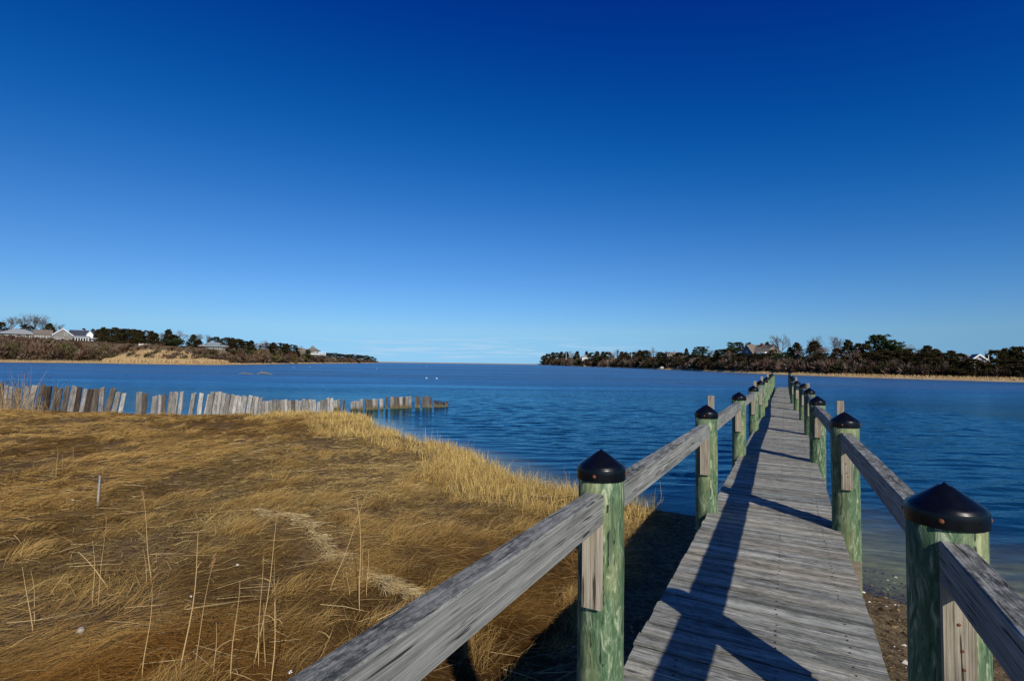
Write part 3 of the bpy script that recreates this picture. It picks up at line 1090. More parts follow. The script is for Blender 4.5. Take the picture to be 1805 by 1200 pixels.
for (a, b_, c, d, r, lab) in STEMS:
    p = P(a, min(b_, 1240), .15)
    p.z = float(ground_z(p.x, p.y))
    p = P(a, b_, p.z)
    q = PD(c, d, p.y + 0.05)
    pts = [p.lerp(q, t) + Vector((0.022 * math.sin(3 * t + a), 0.02 * math.sin(2 * t), 0)) * (q - p).length * t * (1 - t) * 4 for t in np.linspace(0, 1, 9)]
    pts = [Vector(v) - p for v in pts]
    pts[0].z -= 0.05
    b = MB()
    tone = random.uniform(.85, 1.15)
    b.tube(pts, [r * (1.1 - .7 * t) for t in np.linspace(0, 1, 9)], 6, (0.56 * tone, 0.40 * tone, 0.19 * tone))
    if a in (447, 342, 268):
        C = np.array([pts[-1].lerp(pts[-2], random.random() * .9) for _ in range(50)]) + rng.normal(0, .008, (50, 3))
        b.cards(C, .03, 1, np.tile([(.40, .24, .12)], (50, 1)), aspect=.25)
    if len(pts) and r > .0034:
        m_ = random.choice((1, 2, 2, 3))
        idx = [random.randint(1, 6) for _ in range(m_)]
        bb = np.array([tuple(pts[i_]) for i_ in idx])
        lv = blades(bb, rng.uniform(0, 6.28, m_), rng.uniform(.08, .26, m_), rng.uniform(.5, 1.1, m_), rng.uniform(-1.3, -.3, m_), np.full(m_, r * 1.7), np.tile([(.46, .31, .14)], (m_, 1)), 4)
        b.add(lv[0], [lv[1]], lv[2])
    o = b.build('reed_stem', M_GRASS)
    o.location = p
    tag(o, lab, 'reed', 'dry reed stems standing in the marsh')

# grey marker stake
p = P(172, 896, .2)
p.z = float(ground_z(p.x, p.y))
p = P(172, 896, p.z)
top = PD(172, 838, p.y)
b = MB()
b.box((-.022, -.010, -.25), (.022, .010, top.z - p.z), (.75, .73, .70))
o = link('marker_stake', seeded(b.mesh('marker_stake'), 3.3), M_PLANK)
o.location = p
o.rotation_euler = (0, R_(1.2), R_(12))
tag(o, 'short flat grey wooden stake standing alone in the marsh grass', 'stake')


def rock_mesh(sx, sy, sz, seed=0, sub=2):
    bm = bmesh.new()
    bmesh.ops.create_icosphere(bm, subdivisions=sub, radius=1)
    for v in bm.verts:
        k_ = 1 + 0.35 * (float(fbm(v.co.x * 1.5 + seed * 9, v.co.y * 1.5 + v.co.z, seed, 2)) - .5) * 2
        v.co = Vector((v.co.x * sx * k_, v.co.y * sy * k_, max(v.co.z, -.5) * sz * k_))
    me = bpy.data.meshes.new('rock')
    bm.to_mesh(me)
    bm.free()
    me.polygons.foreach_set('use_smooth', np.ones(len(me.polygons), bool))
    return me


M_ROCK = plain('field_stone', (0.30, 0.27, 0.23), 0.85, .35, 5)
M_PALEROCK = plain('pale_stone', (0.52, 0.48, 0.42), 0.85, .2, 2)
p = P(143, 1103, .2)
o = link('stone', rock_mesh(.04, .035, .05, 4), M_ROCK)
o.location = (p.x, p.y, float(ground_z(p.x, p.y)) + .03)
tag(o, 'small grey stone half buried in the marsh grass by broken stalks', 'stone')
M_SHELL = plain('white_shell', (0.75, 0.72, 0.66), 0.6, .1, 20)
for (a, c, lab, s) in ((127, 882, 'white shell left of the grey marker stake', .05), (418, 996, 'ragged white shell cluster at a grass tuft', .045), (337, 1052, 'thin white shell sliver left of the ragged cluster', .03), (512, 1186, 'white shell just beside the lower end of the hand rail', .035), (275, 990, 'tiny white shell beside the tall thin reed stem', .02)):
    p = P(a, c, .2)
    p = P(a, c, float(ground_z(p.x, p.y)) + .05)
    s *= .62
    b = MB()
    for j in range(4):
        q = random.uniform(0, 6.28)
        cx_, cy_ = s * .5 * math.cos(q), s * .5 * math.sin(q)
        b.lathe([(s * .45, 0), (s * .40, s * .10), (s * .22, s * .2), (s * .03, s * .25)], 9, (cx_, cy_, j * .006))
    o = b.build('shell', M_SHELL)
    o.location = p
    tag(o, lab, 'shell', 'white shells lying in the marsh')

# ------------------------------------------------------------------ old bulkhead of driven planks
def c1(x, y):
    return x / 4.5125, 530 + y / 4.5125


def c2(x, y):
    return 380 + x / 4.1023, 560 + y / 4.1023


def fdepth(px):
    return float(np.interp(px, [-60, 0, 270, 465, 640, 790], [31, 29.8, 29.4, 31, 34.5, 38]))


RUNS = [
    ('the dark leaning run by the tall dry weeds', c1, [(10, 870, 15, 650, 28, 'd'), (40, 870, 55, 665, 26, 'g'), (75, 880, 90, 680, 28, 'g'), (130, 880, 150, 690, 50, 'd'), (195, 860, 225, 675, 40, 'g'), (235, 850, 280, 675, 45, 'g'), (300, 850, 345, 665, 36, 'd'), (365, 850, 385, 680, 60, 'x'), (430, 850, 440, 675, 28, 'd'), (455, 850, 480, 690, 40, 'd'), (510, 850, 540, 680, 48, 'd'), (565, 850, 598, 672, 45, 'g'), (610, 850, 635, 685, 45, 'x'), (655, 850, 685, 700, 32, 'l'), (700, 850, 725, 702, 50, 'x'), (750, 845, 770, 700, 48, 'd'), (805, 840, 815, 685, 36, 'g')]),
    ('the leaning trio after the dark run', c1, [(860, 850, 905, 695, 42, 'd'), (915, 855, 945, 720, 36, 'g'), (965, 860, 990, 735, 32, 'l')]),
    ('the upright trio between two wide gaps', c1, [(1092, 850, 1098, 725, 24, 'g'), (1115, 850, 1120, 728, 24, 'g'), (1145, 855, 1155, 730, 44, 'd')]),
    ('the six-plank run after the upright trio', c1, [(1222, 890, 1235, 755, 50, 'g'), (1268, 890, 1275, 750, 24, 'l'), (1300, 890, 1308, 738, 32, 'd'), (1348, 890, 1370, 727, 38, 'g'), (1385, 890, 1405, 718, 34, 'g'), (1430, 885, 1448, 722, 32, 'l')]),
    ('the three spaced single planks', c1, [(1520, 880, 1545, 730, 34, 'g'), (1585, 880, 1605, 733, 34, 'l'), (1640, 880, 1665, 745, 30, 'l')]),
    ('the pale leaning run before the low wall', c2, [(-42, 675, -20, 535, 30, 'g'), (-10, 675, 8, 540, 26, 'l'), (15, 675, 35, 535, 30, 'l'), (45, 675, 65, 542, 30, 'l'), (75, 675, 100, 545, 32, 'g'), (105, 675, 130, 550, 30, 'g'), (135, 672, 152, 558, 28, 'l'), (160, 675, 175, 562, 34, 'l'), (195, 678, 215, 565, 38, 'l'), (235, 680, 255, 562, 30, 'l'), (262, 680, 280, 565, 24, 'g'), (290, 680, 300, 568, 28, 'l'), (318, 682, 328, 572, 26, 'g')]),
    ('the low even run behind the straw stubble', c2, [(345, 662, 345, 596, 28, 'g'), (372, 662, 372, 595, 26, 'l'), (400, 660, 400, 590, 26, 'g'), (428, 660, 429, 588, 28, 'g'), (455, 660, 455, 590, 27, 'g'), (482, 660, 482, 592, 26, 'g'), (507, 660, 507, 590, 26, 'l'), (535, 658, 535, 594, 26, 'g'), (560, 658, 562, 596, 26, 'd'), (588, 656, 588, 590, 26, 'l'), (612, 656, 613, 600, 22, 'l'), (640, 656, 640, 585, 28, 'g'), (666, 656, 665, 590, 24, 'g'), (690, 656, 690, 590, 24, 'l'), (715, 658, 715, 592, 26, 'l'), (745, 658, 745, 605, 24, 'l'), (768, 660, 768, 592, 24, 'g'), (795, 660, 795, 592, 26, 'g'), (815, 662, 812, 577, 26, 'l'), (842, 662, 840, 578, 24, 'l')]),
    ('the short broken run where the marsh meets water', c2, [(868, 664, 868, 596, 28, 'l'), (892, 664, 890, 578, 20, 'g'), (928, 664, 928, 590, 14, 'd'), (993, 672, 993, 600, 30, 'g'), (1025, 672, 1026, 600, 30, 'g'), (1052, 672, 1054, 588, 22, 'g')]),
    ('the ragged dark run standing in the water', c2, [(1095, 672, 1094, 590, 26, 'd'), (1121, 672, 1121, 590, 24, 'd'), (1146, 670, 1146, 585, 24, 'g'), (1167, 670, 1167, 582, 16, 'g'), (1200, 668, 1199, 585, 24, 'l'), (1238, 668, 1238, 568, 16, 'd')]),
    ('the tall close run standing in the water', c2, [(1276, 666, 1275, 572, 22, 'g'), (1298, 666, 1297, 570, 20, 'd'), (1319, 666, 1319, 572, 20, 'd'), (1341, 664, 1340, 566, 20, 'l'), (1363, 664, 1363, 575, 20, 'd'), (1386, 662, 1385, 570, 20, 'g'), (1408, 662, 1408, 567, 18, 'g')]),
    ('the last tall stumps in open water', c2, [(1452, 660, 1452, 570, 18, 'd'), (1470, 660, 1470, 566, 16, 'd'), (1505, 656, 1505, 566, 18, 'd'), (1530, 656, 1530, 565, 20, 'd'), (1556, 656, 1556, 570, 18, 'd')]),
    ('the low dark end stumps farthest out', c2, [(1588, 652, 1588, 596, 16, 'x'), (1606, 652, 1606, 604, 16, 'x'), (1626, 650, 1626, 606, 18, 'x'), (1648, 650, 1648, 608, 18, 'x'), (1670, 650, 1674, 600, 18, 'x')]),
]
TONE = {'d': ('brown', (0.35, 0.295, 0.25)), 'g': ('grey', (0.70, 0.68, 0.64)), 'l': ('silvery', (1.05, 1.04, 1.00)), 'x': ('blackened', (0.15, 0.115, 0.09))}
for name, cv, rows in RUNS:
    wet = 'water' in name or 'farthest' in name
    for j, (xb, yb, xt, yt, wpx, tn) in enumerate(rows):
        (ax, ay), (bx, by) = cv(xb, yb), cv(xt, yt)
        dp = fdepth(ax) + random.uniform(-.06, .06)
        p, q = PD(ax, ay, dp), PD(bx, by, dp + random.uniform(-.05, .12))
        wd = wpx / (4.5125 if cv is c1 else 4.1023) * dp / F
        th = random.uniform(.045, .07)
        ax_v = (q - p)
        hgt = ax_v.length
        base = p - ax_v.normalized() * 0.5
        N = 7
        V, col = [], []
        bc = np.array(TONE[tn][1]) * random.uniform(.85, 1.15)
        jag = [random.uniform(-.10, .04) for _ in range(4)]
        for i in range(N):
            t = i / (N - 1)
            wv = wd * (1 - .10 * t) * .5 * random.uniform(.90, 1.06) * (1.16 if wet else 1.0)
            z = (hgt + .5) * t
            for m_, (sx, sy) in enumerate(((-1, -1), (1, -1), (1, 1), (-1, 1))):
                V.append((sx * wv, sy * th * .5, z + (jag[m_] if i == N - 1 else 0)))
                g = 1.0
                zz = z - .5
                if wet and zz < .24:
                    col.append(np.array([.46, .38, .20]) if zz > .1 else np.array([.24, .21, .10]))
                else:
                    col.append(bc)
        Fq = [(i * 4 + m_, i * 4 + (m_ + 1) % 4, (i + 1) * 4 + (m_ + 1) % 4, (i + 1) * 4 + m_) for i in range(N - 1) for m_ in range(4)]
        me = npmesh('bulkhead_plank', np.array(V), [np.array(Fq + [(3, 2, 1, 0), ((N - 1) * 4, (N - 1) * 4 + 1, (N - 1) * 4 + 2, (N - 1) * 4 + 3)])], np.array(col), attrs={'seed': np.full(len(V), random.uniform(0, 40))})
        o = link('bulkhead_plank', me, M_PLANK)
        o.location = base
        zax = ax_v.normalized()
        yax = Vector((random.uniform(-.2, .2), 1, 0))
        yax = (yax - zax * yax.dot(zax)).normalized()
        o.rotation_euler = Matrix((yax.cross(zax), yax, zax)).transposed().to_euler()
        tag(o, '%s plank, %s from the left in %s' % (TONE[tn][0], ORD[j], name), 'plank', 'old bulkhead planks driven along the shore')

# tall dry weeds at the end of the bulkhead
WEEDS = [(4, 735, 655, 'bushy dry weed clump at the left photo edge before the dark planks'), (22, 735, 668, 'dry weed with dark seed heads before the dark planks'), (40, 730, 642, 'tallest dry weed with thin pale stems before the dark planks'), (62, 735, 690, 'low straw tuft at the foot of the dark planks'), (88, 728, 655, 'single sparse dry weed stem among the dark planks')]
for (px, yb, yt, lab) in WEEDS:
    p = PD(px, yb, 27.8 + random.uniform(-.3, .3))
    p.z = float(ground_z(p.x, p.y))
    h = PD(px, yt, p.y).z - p.z
    nb = 60 if 'sparse' not in lab else 8
    sp = .35 if 'sparse' not in lab else .08
    a = rng.uniform(0, 6.28, nb)
    base = np.column_stack([rng.normal(0, sp * .5, nb), rng.normal(0, sp * .5, nb), np.zeros(nb)])
    L = h * rng.uniform(.35, 1.0, nb) ** 1.3
    col = lerp3((0.26, 0.15, 0.07), (0.60, 0.44, 0.22), rng.uniform(size=nb))
    pv = blades(base, a, L, rng.uniform(1.1, 1.55, nb), rng.uniform(.4, 1.5, nb), rng.uniform(.009, .017, nb), col, 3)
    b = MB()
    b.add(pv[0], [pv[1]], pv[2])
    tips = pv[0].reshape(nb, 8, 3)[:, 6]
    sel = rng.uniform(size=nb) < .25
    if sel.any():
        m_ = 6 * int(sel.sum())
        b.cards(np.repeat(tips[sel], 6, 0) + rng.normal(0, .025, (m_, 3)), .05, 1, np.tile([(.10, .06, .04)], (m_, 1)))
    o = b.build('dry_weed', M_GRASS)
    o.location = p
    tag(o, lab, 'weed', 'tall dry weeds at the end of the bulkhead')
# ------------------------------------------------------------------ far shores
def hz(px):
    return 640.6 + 0.0135 * (px - 902)


#            px, waterline py, crest py (bare ground at the top of the bluff)
LEFT_T = [(-420, 636.0, 578), (-150, 637.8, 584), (0, 638.8, 592), (130, 640.0, 600), (180, 640.6, 603), (300, 642.6, 609), (380, 643.4, 614), (450, 642.6, 620), (520, 641.2, 624),
          (560, 640.8, 626), (620, 640.2, 631), (655, 639.8, 635.2), (668, 639.7, 636.6)]
RIGHT_T = [(948, 643.0, 641.2), (962, 643.4, 640), (1000, 645, 639), (1100, 648.5, 639), (1200, 652.5, 638), (1300, 657.2, 635), (1350, 659.5, 634), (1480, 664.5, 638), (1600, 668.3, 643),
           (1720, 671.8, 649), (1805, 674.0, 653), (2100, 682, 656), (2500, 695, 660)]


class Land:
    def __init__(s, tab):
        s.px = np.array([t[0] for t in tab], float)
        s.sy = np.array([t[1] for t in tab], float)
        s.cy = np.array([t[2] for t in tab], float)

    def d0(s, px):
        px = np.asarray(px, float)
        y = np.interp(px, s.px, s.sy)
        return F * EYE / np.maximum(y - hz(px), 1.2) * 1.0

    def prof(s, px):
        d = s.d0(px)
        return d, 5 + 0.02 * d, 18 + 0.045 * d          # depth, beach width, slope length

    def z(s, px, q):
        """ground height q metres inland"""
        px, q = np.asarray(px, float), np.asarray(q, float)
        d, bw, sl = s.prof(px)
        dc = d + bw + sl
        zc = EYE + (hz(px) - np.interp(px, s.px, s.cy)) * dc / F
        zc = np.maximum(zc, 0.8)
        zb = np.minimum(0.9, zc * .6)
        beach = np.where(q < 0, q * 0.12, zb * np.clip(q / bw, 0, 1))
        rise = (zc - zb) * sstep(q, bw * .9, bw + sl)
        bump = (fbm(px * .05, q * .08, 8) - .5) * 1.2 * sstep(q, bw, bw + 6) * np.minimum(1, zc / 6)
        back = -0.5 * zc * sstep(q, bw + sl + 60, bw + sl + 200)
        return beach + rise + bump + back

    def at(s, px, q):
        px, q = np.asarray(px, float), np.asarray(q, float)
        dd = s.d0(px) + q
        zz = s.z(px, q)
        x = np.tan(np.arctan((px - 902.5) / F)) * dd * 1.0     # near level camera: bearing from the pixel column
        return np.stack([x, dd, zz], -1)


LL, RL = Land(LEFT_T), Land(RIGHT_T)


def far_mat():
    m, k, b = new_mat('far_shore_ground')
    tc = k.node('ShaderNodeTexCoord')
    v = tc.outputs['Object']
    hgt = k.attr('inland').outputs['Fac']
    n = k.noise(k.scaled(v, (.15, .6, .5)), 1.0, 5, .65)
    n2 = k.noise(v, 0.9, 4, .7)
    sand = k.ramp(n, [(0.3, (0.24, 0.165, 0.085)), (0.5, (0.40, 0.29, 0.16)), (0.7, (0.52, 0.42, 0.28))])
    turf = k.ramp(n2, [(0.3, (0.045, 0.028, 0.016)), (0.5, (0.085, 0.055, 0.03)), (0.7, (0.15, 0.115, 0.055))])
    wet = k.mix(k.mapr(hgt, 0.0, 0.22, 1, 0), sand, (0.07, 0.055, 0.03, 1))
    c = k.mix(k.mapr(k.math('ADD', hgt, k.math('MULTIPLY', n, 0.5)), 1.1, 1.5), wet, turf)
    k.l.new(c, b.inputs['Base Color'])
    b.inputs['Roughness'].default_value = 0.95
    return m


M_FAR = far_mat()
for nm, Ld, a, b_ in (('far_shore_left', LL, -420, 668), ('far_shore_right', RL, 948, 2500)):
    pxs = np.concatenate([np.arange(a, b_, 4.0), [b_]])
    qs = np.concatenate([np.arange(-8, 30, 1.5), np.arange(30, 120, 4), np.arange(120, 420, 30)])
    A, Q = np.meshgrid(pxs, qs, indexing='ij')
    V = Ld.at(A, Q)
    _, bw, _ = Ld.prof(A)
    me = npmesh('far_shore', V.reshape(-1, 3), [grid_faces(len(pxs), len(qs))], smooth=True, attrs={'inland': (Q / bw).ravel()})
    tag(link('far_shore', me, M_FAR), 'low wooded bluff across the water with a tan beach', kind='structure')

# sand spit on the horizon
pxs = np.arange(560, 1010, 3.0)
V = []
for a in pxs:
    d = 1900 + 300 * math.sin(a * .01)
    t = (a - 560) / 450
    e = math.sin(math.pi * min(1, max(0, t))) ** .3
    hh = (2.9 + 1.0 * float(fbm(a * .06, 2.0, 5)) + .8 * sstep(a, 760, 640)) * e
    x = (a - 902.5) / F
    for dq, z in ((0, -.3), (12, .5), (40, hh), (90, hh * .8), (160, -.3)):
        V.append((x * (d + dq), d + dq, z))
me = npmesh('sand_spit', np.array(V), [grid_faces(len(pxs), 5)], smooth=True, attrs={'inland': np.tile([0.3, .6, .8, .9, .9], len(pxs))})
tag(link('sand_spit', me, M_FAR), 'thin sand spit closing the mouth of the inlet', kind='structure')


# brush on the bluffs: billowing leafless bushes built of fine twigs
TOP_L = ([-420, 0, 60, 110, 170, 260, 340, 400, 470, 530, 560, 655], [584, 588, 594, 600.5, 604, 607.5, 611, 613, 612, 619, 626, 633])
TOP_R = ([958, 1000, 1100, 1200, 1300, 1350, 1480, 1600, 1720, 1805, 2500], [631, 627, 626, 626, 627, 629, 629, 634, 645, 640, 640])


def brush(Ld, ranges, n_cl, name, label, pal, tops):
    V, C = [], []
    for (a, b_, share, hs) in ranges:
        m = int(n_cl * share)
        px = rng.uniform(a, b_, m)
        d, bw, sl = Ld.prof(px)
        q = bw * 1.25 + 1.5 + sl * 1.3 * rng.uniform(size=m) ** 1.1
        base = Ld.at(px, q)
        hh = rng.uniform(2.6, 5.2, m) * hs * (1 + .0016 * d) * np.where(q < bw + sl * .15, .55, 1)
        lim = np.interp(px, tops[0], tops[1]) + rng.uniform(0, 1, m) ** 1.5 * 12
        ztop = EYE + (hz(px) - lim) * base[:, 1] / F
        hh = np.clip(np.minimum(hh, ztop - base[:, 2]), .6, None)
        pi = np.clip((fbm(px * .06, q * .09, 44, 2) * 2.0 - .5 + rng.normal(0, .2, m)), 0, .999) * len(pal)
        base_c = np.array(pal)[pi.astype(int)] * rng.uniform(.75, 1.25, m)[:, None]
        for i in range(m):
            nt_ = 170
            R0 = hh[i] * rng.uniform(.6, .95)
            f = rng.normal(size=(nt_, 3))
            f[:, 2] = np.abs(f[:, 2])
            f /= np.linalg.norm(f, axis=1)[:, None]
            bumpy = 1 + .22 * np.sin(f[:, 0] * 7 + i) * np.sin(f[:, 1] * 6 + 2 * i)
            rad = (rng.uniform(.72, 1.0, nt_) * bumpy)[:, None]
            el = np.array([R0, R0, hh[i]])
            tip = base[i] + f * rad * el
            root = base[i] + f * rad * el * rng.uniform(.55, .8, (nt_, 1))
            tip = tip + rng.normal(size=(nt_, 3)) * .07 * hh[i]
            sd2 = rng.normal(size=(nt_, 3)) * (0.045 + 0.00060 * d[i])
            V.append(np.stack([root - sd2, root + sd2, tip], 1))
            C.append(np.repeat(base_c[i][None] * rng.uniform(.75, 1.25, (nt_, 1)), 3, 0))
    V = np.concatenate(V).reshape(-1, 3)
    C = np.concatenate(C)
    me = npmesh(name, V, [np.arange(len(V)).reshape(-1, 3)], C)
    return tag(link(name, me, M_TWIG), label, kind='stuff')


PAL_L = [(0.085, 0.045, 0.028), (0.12, 0.072, 0.045), (0.15, 0.10, 0.068), (0.075, 0.05, 0.035), (0.17, 0.125, 0.085), (0.085, 0.072, 0.03)]
PAL_R = [(0.035, 0.032, 0.016), (0.085, 0.052, 0.038), (0.13, 0.092, 0.072), (0.055, 0.038, 0.028), (0.15, 0.115, 0.09), (0.10, 0.065, 0.05), (0.04, 0.036, 0.02)]
brush(LL, [(-420, 0, .16, 1.0), (0, 130, .26, 1.1), (125, 200, .14, .8), (200, 410, .2, .6), (400, 470, .1, .9), (460, 560, .14, 1.0), (555, 655, .12, .8)], 1100, 'thicket', 'brown leafless brush covering the far bluff', PAL_L, TOP_L)
brush(RL, [(958, 1100, .16, 1.1), (1100, 1200, .13, 1.1), (1200, 1300, .13, 1.05), (1300, 1480, .2, 1.0), (1480, 1700, .18, 1.0), (1700, 1805, .08, 1.0), (1805, 2500, .13, 1)], 1400, 'thicket', 'brown leafless brush covering the far bluff', PAL_R, TOP_R)

# reed bed on the left shore
n = 26000
px = rng.normal(0, 1, n)
px = np.where(rng.uniform(size=n) < .65, rng.uniform(182, 405, n), rng.uniform(190, 330, n))
d, bw, sl = LL.prof(px)
edge = np.interp(px, [182, 200, 230, 260, 330, 360, 405], [.0, .10, .42, .50, .50, .22, .04])
kp = rng.uniform(size=n) < np.minimum(sstep(px, 172, 226), sstep(px, 412, 372)) * (.55 + .9 * fbm(px * .2, px * 0 + 3.0, 66, 2))
px, bw, sl, edge, d = px[kp], bw[kp], sl[kp], edge[kp], d[kp]
n = len(px)
q = bw * rng.uniform(.85, 1.1, n) + sl * edge * rng.uniform(0, 1, n)
base = LL.at(px, q)
t = rng.uniform(size=n)
c = lerp3((0.36, 0.235, 0.11), (0.62, 0.45, 0.24), t)
pv = blades(base, rng.uniform(0, 6.28, n), rng.uniform(1.2, 2.4, n), rng.normal(1.5, .08, n), rng.normal(1.4, .15, n), np.full(n, .22), c, 2)
stuff('reed_bed', [pv], M_TWIG, 'tan reed bed below the bluff on the far left shore')
# tan beach grass edges
for Ld, a, b_, nm in ((LL, -300, 660, 'left'), (RL, 960, 2300, 'right')):
    n = 9000
    px = rng.uniform(a, b_, n)
    d, bw, sl = Ld.prof(px)
    q = bw * rng.uniform(.35, 1.15, n)
    base = Ld.at(px, q)
    c = lerp3((0.30, 0.19, 0.08), (0.52, 0.38, 0.19), rng.uniform(size=n))
    pv = blades(base, rng.uniform(0, 6.28, n), rng.uniform(.25, .6, n) * (1 + .001 * d), rng.normal(1.3, .2, n), rng.normal(1.0, .3, n), .08 + .0003 * d, c, 2)
    stuff('beach_grass', [pv], M_TWIG, 'tan grass along the far beach')


# ------------------------------------------------------------------ trees
def bark_mat():
    m, k, b = new_mat('bark')
    tc = k.node('ShaderNodeTexCoord')
    n = k.noise(k.scaled(tc.outputs['Object'], (3, 3, .6)), 3, 4, .7)
    k.l.new(k.mix(n, (0.09, 0.075, 0.06, 1), (0.24, 0.21, 0.18, 1)), b.inputs['Base Color'])
    b.inputs['Roughness'].default_value = .9
    return m


M_BARK = bark_mat()


def crown_cards(centers, rad, per, size, pal):
    C, col = [], []
    for c, r in zip(centers, rad):
        f = rng.normal(size=(per, 3))
        f /= np.linalg.norm(f, axis=1)[:, None]
        C.append(np.array(c) + f * r * rng.uniform(.4, 1, (per, 1)) * np.array([1, 1, .75]))
        p = np.array(pal[rng.integers(len(pal))]) * rng.uniform(.75, 1.25)
        col.append(np.repeat(p[None], per, 0) * rng.uniform(.7, 1.35, (per, 1)))
    b = MB()
    b.cards(np.concatenate(C), size, 1, np.concatenate(col), aspect=.7)
    return b.mesh('crown')


def trunk_mesh(h, r, lean=0.02, limbs=0, crown_r=.2):
    b = MB()
    pts = [(lean * math.sin(3 * t) * h, lean * math.cos(2 * t) * h * .5, -.04 * h + 1.04 * h * t) for t in np.linspace(0, 1, 6)]
    b.tube(pts, [r * (1 - .8 * t) for t in np.linspace(0, 1, 6)], 6, (1, 1, 1))
    for i in range(limbs):
        t = random.uniform(.35, .9)
        p = Vector(pts[int(t * 5)])
        a = random.uniform(0, 6.28)
        q = p + Vector((math.cos(a), math.sin(a), random.uniform(.0, .5))) * crown_r * random.uniform(.5, 1)
        b.tube([p, p.lerp(q, .5) + Vector((0, 0, .02)), q], [r * .35, r * .22, r * .08], 4, (1, 1, 1))
    return b.mesh('trunk', True)


# unit-height prototypes: (crown mesh, trunk mesh, own radius)
PROTO = {}
CEDAR = [(0.034, 0.031, 0.013), (0.044, 0.037, 0.016), (0.052, 0.040, 0.019), (0.070, 0.045, 0.023), (0.034, 0.034, 0.014)]
RUSTY = [(0.075, 0.040, 0.020), (0.055, 0.036, 0.018), (0.09, 0.05, 0.025)]
PINE = [(0.045, 0.062, 0.022), (0.060, 0.075, 0.026), (0.032, 0.045, 0.018)]


def make_cedar(kind, pal, conic):
    cs, rs = [], []
    for i in range(120):
        t = random.random() ** 1.15
        if conic:
            R0 = .29 * (1 - t) ** .7 + .02
        else:
            R0 = .31 * math.sin(math.pi * min(1, .22 + .78 * t)) ** .55 + .02
        a = random.uniform(0, 6.28)
        rr = R0 * random.uniform(.45, 1.0)
        cs.append((rr * math.cos(a), rr * math.sin(a), .04 + .92 * t))
        rs.append(.085 * random.uniform(.7, 1.3) * (1.15 - .55 * t))
    PROTO.setdefault(kind, []).append((crown_cards(cs, rs, 26, .058, pal), trunk_mesh(.9, .018, .01, 10, .2), .26))


def make_pine(kind, pal, flat):
    cs, rs = [], []
    for lay in range(9 if flat else 7):
        z = .22 + .75 * lay / (8 if flat else 6)
        Rm = (.52 if flat else .36) * (1 - .55 * (lay / 8) ** 1.5) * random.uniform(.8, 1.1)
        for j in range(14):
            a = random.uniform(0, 6.28)
            rr = Rm * random.uniform(.15, 1)
            cs.append((rr * math.cos(a), rr * math.sin(a), z + random.uniform(-.03, .03) + .05 * rr))
            rs.append(random.uniform(.05, .10))
    b = crown_cards(cs, rs, 26, .06, pal)
    PROTO.setdefault(kind, []).append((b, trunk_mesh(.95, .022, .03, 16, .4), .38))


def make_bare(kind, col, spread, levels=5):
    b = MB()
    tw = [[], []]

    def grow(p, d, L, r, lv):
        q = p + d * L
        if lv <= 2:
            b.tube([p, p.lerp(q, .5) + Vector((random.uniform(-.01, .01), random.uniform(-.01, .01), 0)), q], [r, r * .85, r * .65], 5 if lv < 2 else 3, col, cap=False)
        else:
            s_ = Vector((random.gauss(0, 1), random.gauss(0, 1), random.gauss(0, 1))).normalized() * max(r, .0036)
            tw[0].append((p - s_, p + s_, q))
        if lv >= levels:
            return
        nb = (3 if lv > 1 else 4) if lv > 0 else 5
        for i in range(nb):
            ax = d.orthogonal().normalized()
            ax.rotate(Matrix.Rotation(random.uniform(0, 6.28), 3, d))
            nd = (d + ax * spread * random.uniform(.4, 1.1) + Vector((0, 0, .10))).normalized()
            grow(p.lerp(q, random.uniform(.6, 1.0)), nd, L * random.uniform(.66, .90), r * .58, lv + 1)
    grow(Vector((0, 0, -.03)), Vector((0, 0, 1)), .25, .018, 0)
    trunk = b.mesh('trunk')
    V = np.array([[tuple(x) for x in t] for t in tw[0]]).reshape(-1, 3)
    top = V[:, 2].max()
    c = np.repeat(np.array(col)[None] * rng.uniform(.7, 1.2, (len(V) // 3, 1)), 3, 0)
    crown = npmesh('crown', V / top, [np.arange(len(V)).reshape(-1, 3)], c)
    tv = np.empty(len(trunk.vertices) * 3, np.float32)
    trunk.vertices.foreach_get('co', tv)
    trunk.vertices.foreach_set('co', tv / top)
    PROTO.setdefault(kind, []).append((crown, trunk, float(np.percentile(np.hypot(V[:, 0], V[:, 1]), 96)) / top))


def make_shrub(kind, pal):
    cs, rs = [], []
    for i in range(80):
        f = rng.normal(size=3)
        f /= np.linalg.norm(f)
        cs.append((f[0] * .38 * random.uniform(.4, 1), f[1] * .38 * random.uniform(.4, 1), .50 + .42 * f[2] * random.uniform(.5, 1)))
        rs.append(random.uniform(.07, .14))
    PROTO.setdefault(kind, []).append((crown_cards(cs, rs, 26, .065, pal), trunk_mesh(.6, .02, .03, 8, .3), .45))


for i in range(3):
    make_cedar('cedar', CEDAR, True)
    make_cedar('round_cedar', CEDAR, False)
    make_bare('bare', (0.135, 0.115, 0.10), .62)
for i in range(2):
    make_cedar('rusty', RUSTY, True)
    make_pine('pine', PINE, False)
    make_shrub('shrub', PINE)
    make_bare('twiggy', (0.20, 0.14, 0.11), .85, 5)
make_pine('flat_pine', PINE, True)
NAME = {'cedar': 'cedar_tree', 'round_cedar': 'cedar_tree', 'rusty': 'cedar_tree', 'pine': 'pine_tree', 'flat_pine': 'pine_tree', 'bare': 'bare_tree', 'twiggy': 'bare_tree', 'shrub': 'evergreen_bush'}
LOOK = {'cedar': 'dark pointed cedar', 'round_cedar': 'dark rounded cedar', 'rusty': 'rust tinged cedar', 'pine': 'green spreading pine', 'flat_pine': 'broad flat-topped green pine', 'bare': 'bare grey tree', 'twiggy': 'brown twiggy tree', 'shrub': 'round evergreen bush'}


